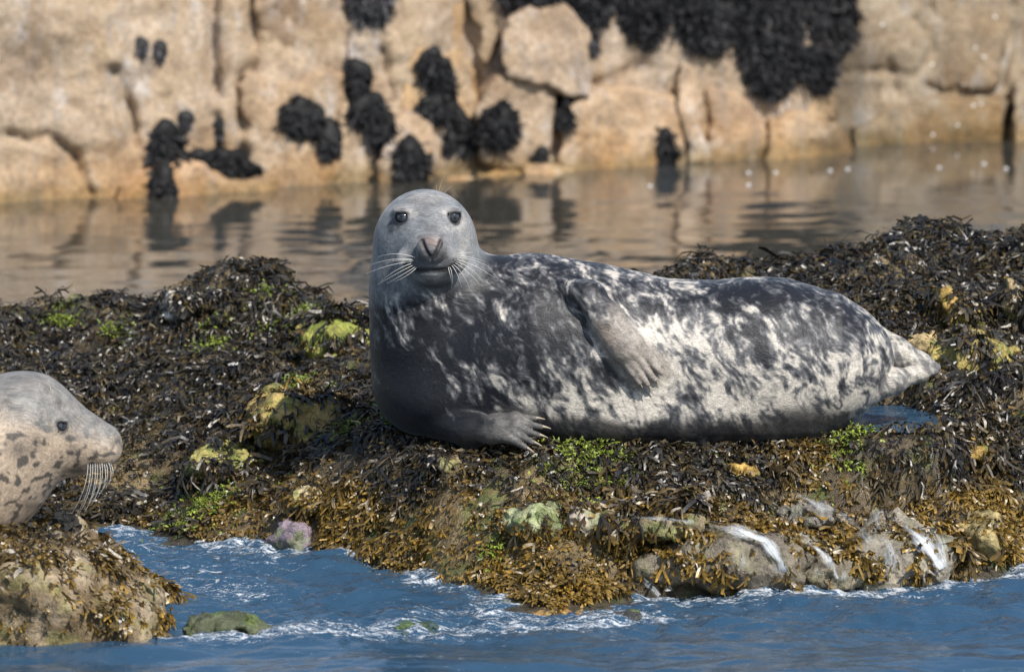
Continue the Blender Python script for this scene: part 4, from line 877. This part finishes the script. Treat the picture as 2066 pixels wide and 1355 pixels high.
LN = [trace(left_core, a, b, 17.0)[0] for a, b in ((236, 890), (232, 905), (226, 912))]
def left_fn(p):
    d = left_core(p); m = p[:, 0] > D_(-20, 900)[0]
    if m.any():
        q = p[m]; e = d[m]; e = smax(e, -chain(q, LM, [.004, .006, .007, .004], .004), .008); e = smax(e, -chain(q, LN, [.004, .007, .004], .003), .005)
        e = smax(e, -(np.linalg.norm(q - LE, axis=1) - .020), .010)
        tor = np.hypot(np.linalg.norm((q - LE) - ((q - LE) @ LEn)[:, None] * LEn, axis=1) - .022, (q - LE - LEn * .002) @ LEn) - .0038; e = smin(e, tor, .007); e = smin(e, ell(q, LE + np.array([0, -.004, .017]), (.026, .012, .009)), .008)
        # throat folds
        for c in ([(60,1000),(90,1040),(70,1075)], [(85,950),(100,1000),(120,1010)], [(120,940),(135,975),(125,1000)]):
            pass
        d[m] = e
    return d
lv, lf = mesh_sdf(left_fn, D_(-1140, 1160, -.36), D_(262, 722, .36), .007, project=1)
def left_colour(v):
    x, y = to_px(v); u, r = fur_coords(v, np.array(AXP)); q = v + .02 * np.stack([noise(v * 11), noise(v * 11 + 30), noise(v * 11 + 60)], 1)
    m = fbm(q * 17 + 2, 3, .5); m = fbm(q * 24 + 2, 2, .5); sp = sstep(.17, .36, m)
    base = np.array([.43, .335, .245]) * (1 + .12 * fbm(v * 7, 3))[:, None]; top = sstep(60, -25, (y - (815 + .28 * x)) + 20 * noise(v * 8))
    c = lerp(base, np.array([.06, .055, .05]), (sp * .9)[:, None]); c = lerp(c, np.array([.20, .195, .185]) * (1 + .25 * fbm(v * 26, 3))[:, None], (top * .9)[:, None])
    c = lerp(c, np.array([.06, .055, .05]), np.clip(blot(x, y, [(40,905,26,22,.7), (75,890,12,16,.5), (238,892,7,12,.5), (150,905,14,9,.5), (118,812,7,10,.6), (155,950,24,7,.9), (10,1062,30,9,.8), (60,1020,16,10,.5), (195,885,9,10,.4)]), 0, .9)[:, None])
    dd = np.linalg.norm(v - LE, axis=1); c = lerp(c, np.array([.03, .028, .026]), (sstep(.028, .023, dd) * .9)[:, None])
    pad = sstep(.3, .5, noise(v * 80)) * np.clip(blot(x, y, [(215,920,26,20,1)]), 0, 1); c = lerp(c, np.array([.06, .05, .05]), (pad * .7)[:, None])
    return np.clip(c, .01, .8), u, r
orgL = np.array(D_(-450, 1125))
sealL = seal_object('grey_seal', lv, lf, left_colour, orgL, 'pale sandy seal with dark spots seen in profile, lying on the boulder')
ball('eye', LE - LEn * .009, .021, MEYE, sealL, orgL, look=LEn)
for k in range(13):
    a = (178 + k * 4.6, 934 - .25 * (k - 6) + (k % 3) * 3); c = (144 + k * 7.2 + (k % 2) * 4, 1036 - max(0, k - 3) * 8.5); b = ((a[0] + c[0]) / 2 + 16, (a[1] + c[1]) / 2 + 2)
    p0, n0 = trace(left_core, a[0], min(a[1], 936), 17.0); hair('whisker', p0 - n0 * .003, P(*b, p0[1] - .03), P(*c, p0[1] - .02), .001, MWHISK, sealL, orgL)
for a, b, c in (((104,786),(98,760),(80,718)), ((106,788),(96,765),(78,742)), ((102,785),(100,768),(96,745))):
    p0, n0 = trace(left_core, a[0], a[1] + 6, 17.0); hair('brow_hair', p0, P(*b, p0[1]), P(*c, p0[1]), .0008, MDWH, sealL, orgL)
